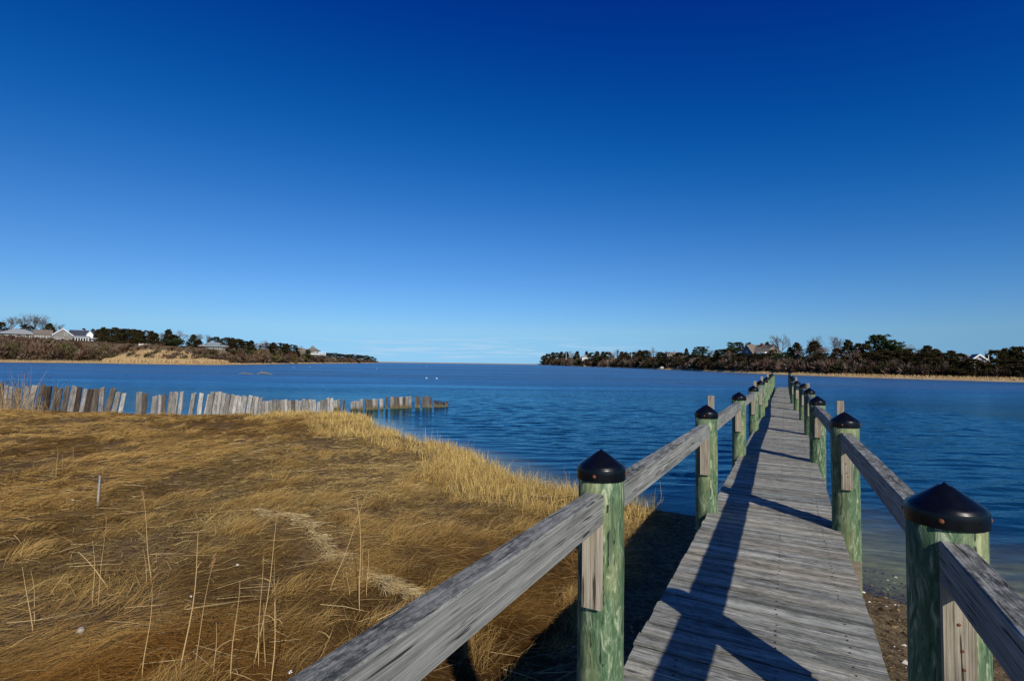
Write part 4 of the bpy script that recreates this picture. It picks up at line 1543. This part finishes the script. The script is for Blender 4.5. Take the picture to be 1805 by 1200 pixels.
def tree(Ld, kind, px, top, wpx, dq, label, group):
    """dq: 0 = beach, 1 = crest, more = behind the crest"""
    d, bw, sl = Ld.prof(px)
    q = float(bw + sl * dq)
    base = Vector([float(t) for t in Ld.at(px, q)])
    base.z -= 0.15
    zt = PD(px, top, base.y).z
    base.x = PD(px, top + 8, base.y).x
    h = max(zt - base.z, 2.0)
    cr, tr, r0 = random.choice(PROTO[kind])
    o = empty(NAME[kind], base, random.uniform(0, 6.28))
    R0 = wpx * (.5 if kind in ('bare', 'twiggy', 'flat_pine') else .64) * base.y / F
    sx = R0 / r0
    for nm, me, mt in (('crown', cr, M_LEAF if kind not in ('bare', 'twiggy') else M_TWIG), ('trunk', tr, M_BARK)):
        c = link(nm, me, mt, o)
        c.scale = (sx, sx, h)
    return tag(o, label, 'bush' if kind == 'shrub' else 'tree', group)


ROWS = [
    # (land, group, place phrase, [(kind, px, top, width px, dq)])
    (LL, 'trees around the far left houses', 'beside the low grey hip-roofed house', [('round_cedar', 3, 567, 14, 1.5), ('bare', 20, 555, 26, 2.4), ('bare', 44, 549, 32, 2.2), ('round_cedar', 46, 571, 18, 1.9), ('bare', 62, 551, 26, 2.5), ('bare', 79, 552, 32, 2.3), ('cedar', 88, 569, 17, 1.8), ('bare', 104, 566, 20, 2.2), ('cedar', 148, 578, 10, 2.2), ('cedar', 164, 579, 10, 2.2)]),
    (LL, 'evergreen row on the left bluff', 'in the dark evergreen row past the gabled house', [('cedar', 174, 580, 16, 1.4), ('cedar', 182, 576.5, 18, 1.3), ('round_cedar', 193, 579, 18, 1.4), ('round_cedar', 204, 577, 20, 1.3), ('cedar', 214, 579, 18, 1.4), ('round_cedar', 224, 579, 20, 1.3), ('round_cedar', 236, 580, 20, 1.4), ('cedar', 246, 581, 18, 1.3), ('round_cedar', 257, 582, 18, 1.4), ('cedar', 267, 583, 16, 1.3), ('cedar', 275, 587, 14, 1.4)]),
    (LL, 'mixed trees on the left bluff', 'between the evergreen row and the low terraced house', [('bare', 284, 584, 16, 1.8), ('cedar', 297, 580, 19, 1.2), ('round_cedar', 305, 590, 20, 1.0), ('twiggy', 323, 580, 28, 1.4), ('shrub', 312, 595, 24, .9), ('cedar', 341, 589, 16, 1.3), ('bare', 351, 586, 18, 1.9), ('bare', 366, 587, 20, 1.8), ('round_cedar', 380, 593, 16, 1.6), ('cedar', 349, 597, 14, 1.0)]),
    (LL, 'mixed trees on the left bluff', 'between the terraced house and the round house', [('round_cedar', 399, 594, 18, 1.3), ('cedar', 410, 595, 16, 1.3), ('round_cedar', 420, 597, 18, 1.2), ('round_cedar', 432, 601, 18, 1.1), ('cedar', 443, 600, 16, 1.2), ('twiggy', 460, 598, 26, 1.2), ('round_cedar', 470, 604, 18, 1.0), ('cedar', 482, 603, 14, 1.2), ('round_cedar', 493, 604, 18, 1.1), ('cedar', 505, 605, 14, 1.2), ('round_cedar', 514, 607, 18, 1.0), ('twiggy', 526, 608, 18, 1.1), ('shrub', 540, 614, 16, .9), ('shrub', 424, 614, 24, .6), ('shrub', 405, 617, 24, .55), ('shrub', 536, 622, 24, .5)]),
    (LL, 'low evergreens on the left point', 'on the low point past the round house', [('shrub', 566, 622, 18, .9), ('shrub', 578, 621, 18, 1.0), ('round_cedar', 589, 622, 18, 1.0), ('shrub', 600, 623, 18, .9), ('shrub', 612, 624, 18, .9), ('round_cedar', 623, 624, 18, .9), ('shrub', 634, 625, 18, .9), ('shrub', 645, 625.5, 16, .8), ('round_cedar', 655, 628, 10, .7)]),
    (RL, 'trees on the far right point', 'on the distant point before the white house', [('round_cedar', 960, 626, 10, .6), ('round_cedar', 966, 623, 12, .9), ('cedar', 974, 620.5, 12, 1.0), ('round_cedar', 982, 621, 12, 1.0), ('cedar', 990, 619.5, 12, 1.0), ('cedar', 998, 619, 12, 1.1), ('twiggy', 1008, 616.5, 18, 1.2), ('cedar', 1017, 618.5, 12, 1.1)]),
    (RL, 'trees along the right bluff', 'between the white house and the long roof', [('cedar', 1034, 618.5, 9, 1.5), ('round_cedar', 1044, 621, 14, 1.0), ('cedar', 1053, 618.5, 13, 1.1), ('cedar', 1063, 619, 13, 1.1), ('round_cedar', 1072, 619.5, 15, 1.0), ('bare', 1088, 613.5, 14, 1.4), ('cedar', 1096, 619, 13, 1.1), ('cedar', 1104, 619.5, 14, 1.0), ('round_cedar', 1116, 620, 16, .9), ('cedar', 1127, 616, 14, 1.1), ('round_cedar', 1138, 617, 16, 1.0), ('twiggy', 1153.5, 609.5, 18, 1.3), ('round_cedar', 1164, 620, 15, .9)]),
    (RL, 'trees along the right bluff', 'between the long roof and the shingled house', [('cedar', 1210, 613.5, 10, 1.4), ('cedar', 1223, 615, 10, 1.3), ('pine', 1236, 612, 28, 1.1), ('shrub', 1218, 624, 24, .7), ('bare', 1254, 613.5, 14, 1.5), ('cedar', 1263, 616, 12, 1.2), ('round_cedar', 1273, 615, 18, 1.0), ('pine', 1291, 605, 24, 1.2), ('round_cedar', 1305, 602.5, 14, 1.2), ('round_cedar', 1283, 614, 18, .9), ('round_cedar', 1321, 603, 13, 2.3)]),
    (RL, 'trees around the shingled house', 'just past the shingled house', [('cedar', 1353, 601.5, 13, 2.0), ('bare', 1374, 584.5, 36, 1.7), ('cedar', 1392, 611, 13, 1.1), ('cedar', 1404, 603.5, 20, 1.1), ('shrub', 1372, 622, 18, .8), ('round_cedar', 1362, 616, 16, .9), ('shrub', 1384, 618, 16, .9)]),
    (RL, 'tall trees on the right bluff', 'in the tall mixed stand before the flat-topped pine', [('bare', 1438, 588, 34, 1.7), ('cedar', 1437, 600, 26, 1.1), ('bare', 1470, 587.5, 38, 1.7), ('rusty', 1476, 613, 24, .8), ('cedar', 1495, 598.5, 24, 1.2), ('cedar', 1513, 604, 22, 1.2), ('round_cedar', 1527, 605, 20, 1.1), ('rusty', 1512, 628, 26, .4), ('bare', 1427, 622, 20, .5)]),
    (RL, 'tall trees on the right bluff', 'between the flat-topped pine and the white gabled house', [('flat_pine', 1548, 592.5, 52, 1.3), ('pine', 1567, 601, 28, 1.2), ('pine', 1583, 604, 24, 1.2), ('twiggy', 1600, 602.5, 40, 1.6), ('round_cedar', 1570, 619, 44, .6), ('round_cedar', 1605, 614, 34, .9), ('cedar', 1636, 608, 26, 1.0), ('cedar', 1649, 614, 22, .9), ('round_cedar', 1662, 621, 26, .7), ('cedar', 1677, 617, 24, .9), ('round_cedar', 1690, 622, 24, .7), ('round_cedar', 1714, 632, 38, .25), ('bare', 1668, 634, 16, .4)]),
    (RL, 'low evergreens in the brush of the right bluff', 'low in the brush of the right bluff', [('round_cedar', 1180, 628, 22, .6), ('round_cedar', 1244, 626, 26, .55), ('round_cedar', 1262, 628, 22, .5), ('round_cedar', 1310, 622, 24, .8), ('round_cedar', 1330, 623, 22, .75), ('round_cedar', 1349, 622, 20, .75), ('round_cedar', 1175, 620, 20, .9), ('round_cedar', 1197, 621, 18, .9), ('round_cedar', 1418, 628, 20, .5), ('round_cedar', 1450, 622, 26, .6), ('round_cedar', 1537, 620, 30, .6), ('round_cedar', 1555, 616, 32, .75), ('round_cedar', 1590, 616, 30, .75), ('round_cedar', 1625, 622, 30, .6), ('round_cedar', 1640, 630, 30, .45), ('round_cedar', 1100, 626, 20, .6), ('round_cedar', 1060, 627, 18, .6), ('twiggy', 1076, 617.5, 16, 1.2), ('twiggy', 1121, 615.5, 18, 1.2), ('twiggy', 1203, 618, 16, 1.2), ('twiggy', 1290, 616, 24, .8), ('twiggy', 1414, 612, 24, .9), ('twiggy', 1458, 606, 30, 1.0), ('twiggy', 1503, 614, 26, .7), ('twiggy', 1620, 610, 30, 1.1), ('twiggy', 1657, 617, 26, .9), ('twiggy', 1578, 630, 26, .35), ('twiggy', 1534, 628, 26, .4), ('round_cedar', 1140, 626, 20, .6)]),
    (RL, 'dark cedars past the white flagpole', 'past the white flagpole', [('round_cedar', 1756, 616, 28, .9), ('cedar', 1771, 613.5, 24, 1.0), ('cedar', 1787, 610.5, 26, 1.0), ('round_cedar', 1802, 610, 28, 1.0), ('round_cedar', 1762, 632, 40, .4), ('round_cedar', 1795, 634, 44, .35), ('cedar', 1830, 612, 28, 1), ('round_cedar', 1860, 618, 34, .8)]),
]
for Ld, grp, where, rows in ROWS:
    cnt = {}
    tot = {}
    for r_ in rows:
        tot[r_[0]] = tot.get(r_[0], 0) + 1
    order = sorted(rows, key=lambda r_: r_[1])
    for r_ in order:
        kd, px, top, wpx, dq = r_
        j = cnt.get(kd, 0)
        cnt[kd] = j + 1
        lab = ('%s %s from the left ' % (ORD[j], LOOK[kd]) if tot[kd] > 1 else LOOK[kd] + ' ') + where
        tree(Ld, kd, px, top, wpx, dq, lab, grp)

# ------------------------------------------------------------------ houses
M_SHINGLE = plain('cedar_shingle_wall', (0.20, 0.18, 0.155), .85, .25, 2.5)
M_SHADEWALL = plain('shaded_gable_wall', (0.10, 0.125, 0.16), .8, .15, 2)  # shade of the gable turned from the sun, put into the wall colour
M_WHITE = plain('white_paint', (0.80, 0.79, 0.76), .5, .05, 3)
M_ROOFG = plain('grey_roof', (0.24, 0.25, 0.255), .8, .15, 2)
M_ROOFD = plain('dark_roof', (0.045, 0.05, 0.065), .6, .2, 2)
M_ROOFB = plain('brown_roof', (0.15, 0.125, 0.10), .9, .25, 2)
M_BRICK = plain('red_brick', (0.30, 0.10, 0.06), .9, .25, 6)
M_TREADWALL = plain('brown_wall', (0.14, 0.11, 0.085), .85, .2, 2)


def glass_mat():
    m, k, b = new_mat('window_glass')
    b.inputs['Base Color'].default_value = (0.02, 0.025, 0.03, 1)
    b.inputs['Roughness'].default_value = .08
    b.inputs['Specular IOR Level'].default_value = .6
    return m


M_GLASS = glass_mat()


def house_at(Ld, name, label, px, q_dq, base_py, face=0.0):
    d, bw, sl = Ld.prof(px)
    q = float(bw + sl * q_dq)
    dep = float(d) + q
    p = PD(px, base_py, dep)
    o = empty(name, p, math.atan2(-p.x, p.y) + R_(face))
    tag(o, label, 'house')
    return o, dep / F            # metres per photo pixel there


def gable(o, w_, dep, hw, hr, x0=0.0, y0=0.0, wall=None, roof=None, along='x', over=.35, z0=0.0, drop=5.0, trim=True):
    """gabled block; along: ridge direction"""
    b = MB()
    W, D = w_ / 2, dep / 2
    b.box((x0 - W, y0 - D, z0 - drop), (x0 + W, y0 + D, z0 + hw))
    if along == 'y':
        b.poly([(x0 - W, y0 - D, z0 + hw), (x0 + W, y0 - D, z0 + hw), (x0, y0 - D, z0 + hw + hr), (x0 - W, y0 + D, z0 + hw), (x0 + W, y0 + D, z0 + hw), (x0, y0 + D, z0 + hw + hr)], [[(0, 1, 2), (4, 3, 5)]])
    else:
        b.poly([(x0 - W, y0 - D, z0 + hw), (x0 - W, y0 + D, z0 + hw), (x0 - W, y0, z0 + hw + hr), (x0 + W, y0 - D, z0 + hw), (x0 + W, y0 + D, z0 + hw), (x0 + W, y0, z0 + hw + hr)], [[(1, 0, 2), (3, 4, 5)]])
    b.build('wall', wall, o)
    b = MB()
    t = .28
    sl_ = hr / (W if along == 'y' else D)
    e = over
    zl, zr = z0 + hw - sl_ * e + .02, z0 + hw + hr + .02
    if along == 'y':
        for s in (-1, 1):
            A = [(x0 + s * (W + e), y0 - D - e, zl), (x0, y0 - D - e, zr), (x0, y0 + D + e, zr), (x0 + s * (W + e), y0 + D + e, zl)]
            b.poly(A + [(x, y, z + t) for x, y, z in A], [[(0, 1, 2, 3), (4, 5, 6, 7), (0, 1, 5, 4), (1, 2, 6, 5), (2, 3, 7, 6), (3, 0, 4, 7)]])
    else:
        for s in (-1, 1):
            A = [(x0 - W - e, y0 + s * (D + e), zl), (x0 - W - e, y0, zr), (x0 + W + e, y0, zr), (x0 + W + e, y0 + s * (D + e), zl)]
            b.poly(A + [(x, y, z + t) for x, y, z in A], [[(0, 1, 2, 3), (4, 5, 6, 7), (0, 1, 5, 4), (1, 2, 6, 5), (2, 3, 7, 6), (3, 0, 4, 7)]])
    rf = b.build('roof', roof, o)
    if trim and along == 'y':
        b = MB()
        for s in (-1, 1):
            A = [(x0 + s * (W + e), y0 - D - e - .06, zl - .25), (x0, y0 - D - e - .06, zr - .25), (x0, y0 - D - e - .06, zr + t), (x0 + s * (W + e), y0 - D - e - .06, zl + t)]
            b.poly(A + [(x, y + .05, z) for x, y, z in A], [[(0, 1, 2, 3), (4, 5, 6, 7), (0, 1, 5, 4), (3, 2, 6, 7)]])
        b.build('gable_trim', M_WHITE, o)
    return rf


def window(o, x, z, w_, h, y):
    b = MB()
    f = .14
    b.box((x - w_ / 2 - f, y - .10, z - h / 2 - f), (x + w_ / 2 + f, y - .005, z - h / 2))
    b.box((x - w_ / 2 - f, y - .10, z + h / 2), (x + w_ / 2 + f, y - .005, z + h / 2 + f))
    for s in (-1, 1):
        b.box((x + s * (w_ / 2 + f / 2) - f / 2, y - .10, z - h / 2), (x + s * (w_ / 2 + f / 2) + f / 2, y - .005, z + h / 2))
    b.box((x - .04, y - .08, z - h / 2), (x + .04, y - .02, z + h / 2))
    fr = b.build('window', M_WHITE, o)
    b = MB()
    b.box((x - w_ / 2, y - .04, z - h / 2), (x + w_ / 2, y - .01, z + h / 2))
    b.build('pane', M_GLASS, fr)


def chimney(par, x, y, z0, z1, s=.9, mat=None):
    b = MB()
    b.box((x - s / 2, y - s / 2, z0), (x + s / 2, y + s / 2, z1))
    b.box((x - s / 2 - .08, y - s / 2 - .08, z1), (x + s / 2 + .08, y + s / 2 + .08, z1 + .18))
    b.build('chimney', mat or M_BRICK, par)


def hip(o, w_, dep, z, hr, ridge, mat, over=.8, name='roof', y0=0, x0=0):
    b = MB()
    W, D = w_ / 2 + over, dep / 2 + over
    A = [(x0 - W, y0 - D, z), (x0 + W, y0 - D, z), (x0 + W, y0 + D, z), (x0 - W, y0 + D, z), (x0 - ridge / 2, y0, z + hr), (x0 + ridge / 2, y0, z + hr)]
    Bq = [(x0 - W, y0 - D, z - .3), (x0 + W, y0 - D, z - .3), (x0 + W, y0 + D, z - .3), (x0 - W, y0 + D, z - .3)]
    b.poly(A + Bq, [[(0, 1, 5, 4), (2, 3, 4, 5), (9, 8, 7, 6), (6, 7, 1, 0), (7, 8, 2, 1), (8, 9, 3, 2), (9, 6, 0, 3)], [(1, 2, 5), (3, 0, 4)]])
    return b.build(name, mat, o)


# low hip-roofed house at the left edge
o, mp = house_at(LL, 'cottage', 'low grey hip-roofed house at the far left edge of the bluff', 33, 1.15, 597, 0)
b = MB()
b.box((-24 * mp, -5, -4), (24 * mp, 5, 8 * mp))
b.build('wall', M_TREADWALL, o)
rf = hip(o, 54 * mp, 10, 8.6 * mp, 8.5 * mp, 12 * mp, M_ROOFG, 1.0)
chimney(rf, -8 * mp, 0, 14 * mp, 19 * mp, 1.0, M_ROOFG)
for x in (-16, -6, 6, 16):
    window(o, x * mp, 4 * mp, 4.5 * mp, 3 * mp, -5.0)

# big gabled house
o, mp = house_at(LL, 'gabled_house', 'large grey-shingled house with white-trimmed gable, porch and dark roof on the left bluff', 108, 1.1, 600, 6)
gable(o, 27 * mp, 9, 9 * mp, 11 * mp, 0, -1.0, M_SHINGLE, M_ROOFG, 'y')
for (x, z) in ((-8, 3), (-1, 3), (4, 11)):
    window(o, x * mp, z * mp, 3.6 * mp, 2.6 * mp, -5.5)
gable(o, 32 * mp, 8, 10 * mp, 9.0 * mp, 28 * mp, 2.5, M_SHINGLE, M_ROOFD, 'x', trim=False)
rf = gable(o, 33 * mp, 8, 9 * mp, 9 * mp, 49 * mp, 4, M_SHINGLE, M_ROOFD, 'x', trim=False)
chimney(rf, 30 * mp, 4.0, 12 * mp, 20 * mp, 1.1, M_WHITE)
gable(o, 24 * mp, 7, 10 * mp, 7 * mp, -24 * mp, 2.5, M_SHINGLE, M_ROOFB, 'x', trim=False)
for x in (-32, -26, -18):
    window(o, x * mp, 4 * mp, 3 * mp, 4 * mp, -1.0)
b = MB()                                           # porch
for i in range(8):
    x = (10 + 3.6 * i) * mp
    b.box((x - .16, -4.6, -4), (x + .16, -4.28, 5.3 * mp))
b.box((8.5 * mp, -4.9, 5.3 * mp), (37 * mp, -4.2, 6.4 * mp))
b.build('porch', M_WHITE, o)
b = MB()
b.poly([(8 * mp, -5.2, 6.45 * mp), (38 * mp, -5.2, 6.45 * mp), (38 * mp, -1.5, 9.2 * mp), (8 * mp, -1.5, 9.2 * mp), (8 * mp, -5.2, 6.7 * mp), (38 * mp, -5.2, 6.7 * mp), (38 * mp, -1.5, 9.5 * mp), (8 * mp, -1.5, 9.5 * mp)], [[(0, 3, 2, 1), (4, 5, 6, 7), (0, 1, 5, 4), (1, 2, 6, 5), (3, 0, 4, 7)]])
b.build('porch_roof', M_ROOFG, o)
for x in (13, 19, 25, 31):
    window(o, x * mp, 3 * mp, 2.6 * mp, 3.6 * mp, -1.5)
b = MB()                                           # low white wing
b.box((40 * mp, -5.5, -4), (63 * mp, -1, 4.8 * mp))
b.build('wing', M_WHITE, o)
hip(o, 24 * mp, 5, 5.1 * mp, 1.8 * mp, 14 * mp, M_ROOFG, .4, 'wing_roof', -3.2, 51.5 * mp)
for i in range(6):
    window(o, (43 + 3.4 * i) * mp, 2.2 * mp, 2.2 * mp, 2.4 * mp, -5.5)
gable(o, 9 * mp, 4, 12 * mp, 6 * mp, 38 * mp, 0, M_WHITE, M_ROOFD, 'y', over=.2)

# low terraced house
o, mp = house_at(LL, 'terraced_house', 'low pale house with stepped flat roofs and a white glazed front on the left bluff', 376, 1.0, 615, 0)
b = MB()
b.box((-16 * mp, -4, -3), (18 * mp, 4, 4.0 * mp))
b.build('wall', M_TREADWALL, o)
hip(o, 42 * mp, 9, 5.2 * mp, 3.2 * mp, 26 * mp, M_ROOFG, .9)
hip(o, 22 * mp, 6, 9.6 * mp, 2.4 * mp, 12 * mp, M_ROOFG, .6, 'upper_roof')
b = MB()
b.box((-10 * mp, -2.5, 6.5 * mp), (10 * mp, 2.5, 9.3 * mp))
b.build('upper_wall', M_WHITE, o)
b = MB()
b.box((-22 * mp, -5.2, 4.0 * mp), (23 * mp, -4.95, 4.9 * mp))
b.build('fascia', M_WHITE, o)
for x in (-10, -3, 4, 11):
    window(o, x * mp, 2.0 * mp, 4 * mp, 2.6 * mp, -4.0)

# round house with cupola
o, mp = house_at(LL, 'round_house', 'eight-sided house with pyramid roof, cupola and white railed deck above the left point', 551, .95, 624, 0)
b = MB()
b.lathe([(10 * mp, -4), (10 * mp, 5.0 * mp)], 8)
b.build('wall', M_SHINGLE, o)
b = MB()
b.lathe([(13.5 * mp, 4.9 * mp), (13.5 * mp, 5.5 * mp), (3 * mp, 11.5 * mp), (2.9 * mp, 11.4 * mp)], 8)
rf = b.build('roof', M_ROOFB, o)
b = MB()
b.lathe([(2.4 * mp, 11 * mp), (2.4 * mp, 13 * mp), (3.4 * mp, 13.1 * mp), (.1, 16 * mp)], 8)
b.build('cupola', M_ROOFG, rf)
b = MB()
for i in range(11):
    x = (-2 + 2.3 * i) * mp
    b.box((x - .12, -12.3 * mp, -2), (x + .12, -12.0 * mp, 3.4 * mp))
b.box((-3 * mp, -12.4 * mp, 3.0 * mp), (22 * mp, -11.9 * mp, 3.5 * mp))
b.box((-3 * mp, -12.6 * mp, -.5 * mp), (22 * mp, -8 * mp, .4 * mp))
b.build('deck_railing', M_WHITE, o)
for i in range(3):
    window(o, (-5 + 4.5 * i) * mp, 2.8 * mp, 2.6 * mp, 3 * mp, -9.6 * mp)

# brown lower roof beside the round house
o, mp = house_at(LL, 'shed', 'low brown-roofed shed half hidden left of the round house', 531, .8, 621, 10)
gable(o, 12 * mp, 5, 2 * mp, 5 * mp, 0, 0, M_TREADWALL, M_ROOFB, 'x', trim=False)

# white house on the right point
o, mp = house_at(RL, 'white_house', 'small white two-storey house among trees on the distant right point', 1032, .75, 638.5, 10)
b = MB()
b.box((-6.5 * mp, -5, -4), (6.5 * mp, 5, 9.0 * mp))
b.build('wall', M_WHITE, o)
hip(o, 13 * mp, 10, 9.3 * mp, 3.4 * mp, 5 * mp, M_ROOFG, .8)
for z in (2.6, 6.6):
    for x in (-4.2, -1.4, 1.4, 4.2):
        window(o, x * mp, z * mp, 1.3 * mp, 1.9 * mp, -5.0)

# long low roof
o, mp = house_at(RL, 'long_house', 'long grey roof with two chimneys showing above the trees of the right bluff', 1187, 1.35, 627.5, 4)
rf = gable(o, 22 * mp, 9, 3.0 * mp, 3.4 * mp, 0, 0, M_SHINGLE, M_ROOFB, 'x', trim=False)
chimney(rf, -12 * mp, 0, 5 * mp, 10 * mp, 1.0, M_ROOFG)
chimney(rf, 1 * mp, 0, 6 * mp, 9.5 * mp, 1.0, M_ROOFG)
for x in (-9, -3, 3, 9):
    window(o, x * mp, 1.4 * mp, 3 * mp, 2 * mp, -4.5)

# shingled house with brick chimney
o, mp = house_at(RL, 'shingled_house', 'shingled house with gable in blue-grey shade, tan roof and red brick chimney on the right bluff', 1338, 1.3, 627, -42)
gable(o, 24 * mp, 10, 5 * mp, 14 * mp, -12 * mp, 0, M_SHADEWALL, M_ROOFB, 'y', trim=False)
rf = gable(o, 34 * mp, 10, 6 * mp, 12.5 * mp, 10 * mp, 1.5, M_SHINGLE, M_ROOFB, 'x', trim=False)
chimney(rf, 4 * mp, 1.0, 12 * mp, 21.5 * mp, 1.3)
window(o, -12 * mp, 7 * mp, 3 * mp, 3.5 * mp, -5.0)
b = MB()
b.box((8 * mp, -5.2, 1 * mp), (27 * mp, -3.6, 6 * mp))
b.build('porch', M_WHITE, o)
for x in (11, 15, 19, 23):
    window(o, x * mp, 3.4 * mp, 2.4 * mp, 3.2 * mp, -5.2)

# white gabled house
o, mp = house_at(RL, 'white_gabled_house', 'grey house with bright white gable trim and porch posts left of the flagpole', 1722, .72, 644, 14)
gable(o, 22 * mp, 7, 9 * mp, 9.5 * mp, -1 * mp, 0, M_SHINGLE, M_ROOFG, 'y', over=.5)
rf = gable(o, 26 * mp, 6, 8.5 * mp, 8.5 * mp, -8 * mp, 3.5, M_SHINGLE, M_ROOFG, 'x', trim=False)
chimney(rf, -14 * mp, 3.5, 15 * mp, 20 * mp, .8, M_ROOFG)
for x in (-7, 0, 6):
    window(o, x * mp, 5 * mp, 3.4 * mp, 3.6 * mp, -3.5)
window(o, -1 * mp, 12 * mp, 3 * mp, 2.4 * mp, -3.5)
b = MB()
for x in (-10, -3, 4, 11):
    b.box((x * mp - .14, -5.2, -3), (x * mp + .14, -4.92, 3.2 * mp))
b.box((-11 * mp, -5.4, 3.2 * mp), (12 * mp, -3.55, 4.0 * mp))
b.box((-11 * mp, -5.4, -1 * mp), (12 * mp, -3.55, -.4 * mp))
b.build('porch', M_WHITE, o)

# poles
for (Ld, px, y0, y1, dq, lab, r) in ((RL, 1743, 648, 626.5, .6, 'white flagpole just right of the white gabled house', .11), (RL, 1421, 630, 607, 1.1, 'thin white flagpole left of the tall bare trees', .09), (RL, 998, 635, 619.5, .5, 'pale pole among trees on the distant right point', .30), (RL, 1113.5, 632, 618, .6, 'thin grey pole rising from trees mid right bluff', .18), (RL, 1737, 632, 618, 1.6, 'dark utility pole with cross arm behind the white gabled house', .12)):
    d, bw, sl = Ld.prof(px)
    dep = float(d + bw + sl * dq)
    p, q = PD(px, y0, dep), PD(px, y1, dep)
    b = MB()
    h = q.z - p.z
    b.tube([(0, 0, -4), (0, 0, h * .5), (0, 0, h)], [r, r * .85, r * .6], 8)
    if 'utility' in lab:
        b.box((-.9, -.06, h * .86), (.9, .06, h * .86 + .16))
        o = b.build('utility_pole', M_BARK)
        tag(o, lab, 'pole')
    else:
        b.lathe([(.02, h), (r * 1.1, h + r * .6), (r * 1.1, h + r * 1.4), (.01, h + r * 2)], 8)
        o = b.build('flagpole' if 'flag' in lab else 'pole', M_WHITE)
        tag(o, lab, 'flagpole' if 'flag' in lab else 'pole')
    o.location = p

# low white garden wall by the evergreen row
o, mp = house_at(LL, 'garden_wall', 'low pale garden wall at the foot of the evergreen row', 258, .95, 608, 0)
b = MB()
b.box((-10 * mp, -.3, -3), (10 * mp, .3, 1.6 * mp))
for i in range(5):
    b.box(((-10 + 5 * i) * mp - .35, -.4, -3), ((-10 + 5 * i) * mp + .35, .4, 2.2 * mp))
b.build('coping', M_PALEROCK, o)
o['category'] = 'wall'

# pale boulders on the right beach
for (px, py, wp_, lab) in ((1167, 648.6, 8, 'large pale boulder on the right beach, first of the two big ones'), (1197, 651.0, 9, 'wide low pale boulder, second of the two big ones on the right beach'), (1221, 653, 6, 'flat pale boulder just right of the wide low one'), (1125, 648.6, 4, 'small pale boulder left of the two big ones'), (1241, 654.6, 4, 'small pale boulder rightmost of the beach boulders'), (1071, 646.6, 3.5, 'tiny pale boulder under the dense trees'), (1031, 645.4, 3, 'tiny pale boulder below the white house')):
    d, bw, sl = RL.prof(px)
    q = float(bw) * .75
    base = RL.at(px, q)
    dep = float(base[1])
    s = wp_ * .5 * dep / F
    o = link('boulder', rock_mesh(s, s * .7, s * .75, int(px)), M_PALEROCK)
    o.location = (PD(px, py, dep).x, dep, float(base[2]) + s * .25)
    tag(o, lab, 'boulder', 'pale boulders on the right beach')

# birds, driftwood
for (px, py, lab) in ((518, 648.3, 'tiny white bird on the water, leftmost of the far pair'), (547, 646.7, 'tiny white bird on the water, rightmost of the far pair'), (664.5, 650, 'tiny white bird on the water below the tip of the left point'), (752, 646, 'tiny white bird on the water near the sand spit'), (752, 667, 'tiny white bird on the water, left one of the near pair'), (770, 667.4, 'tiny white bird on the water, right one of the near pair')):
    p = P(px, py, 0)
    s = 1.0 * 1.0 * p.y / F / .5
    b = MB()
    b.lathe([(.02, -.26), (.10, -.2), (.16, -.05), (.15, .10), (.08, .24), (.02, .34)], 10)
    me = b.mesh('gull', True)
    for v in me.vertices:
        v.co = Vector((v.co.z, v.co.y, v.co.x * .8 + .07))
    o = link('gull', me, M_WHITE)
    b = MB()
    b.tube([(-.18, 0, .10), (-.22, 0, .24), (-.24, 0, .30)], [.06, .045, .05], 8)
    b.lathe([(.01, 0), (.055, .03), (.06, .07), (.01, .11)], 8, (-.25, 0, .26))
    b.build('head', M_WHITE, o)
    o.location = p
    o.scale = (min(max(s, .7), 1.1),) * 3
    o.rotation_euler = (0, 0, random.uniform(-.5, .5))
    tag(o, lab, 'bird', 'white birds afloat on the inlet')
for (a, c, y, lab) in ((453, 474, 658.5, 'dark driftwood snag lying in the shallow water off the left shore'), (421, 440, 658.2, 'fainter low driftwood branch left of the dark snag')):
    p, q = P(a, y + 1, 0), P(c, y + .6, 0)
    b = MB()
    L = (q - p).length
    k_ = 1.0 if a == 453 else .5
    b.tube([(0, 0, .02), (L * .3, .1, .35 * k_), (L * .6, 0, .25 * k_), (L, .1, .0)], [.10 * k_, .22 * k_, .2 * k_, .08], 7, (.35, .3, .25))
    b.tube([(L * .3, .1, .3 * k_), (L * .25, .1, .8 * k_), (L * .15, .2, .9 * k_)], [.14 * k_, .09, .03], 5, (.35, .3, .25))
    b.tube([(L * .6, 0, .2 * k_), (L * .72, -.1, .6 * k_)], [.12 * k_, .03], 5, (.35, .3, .25))
    o = b.build('driftwood', M_BARK)
    o.location = p
    tag(o, lab, 'driftwood')
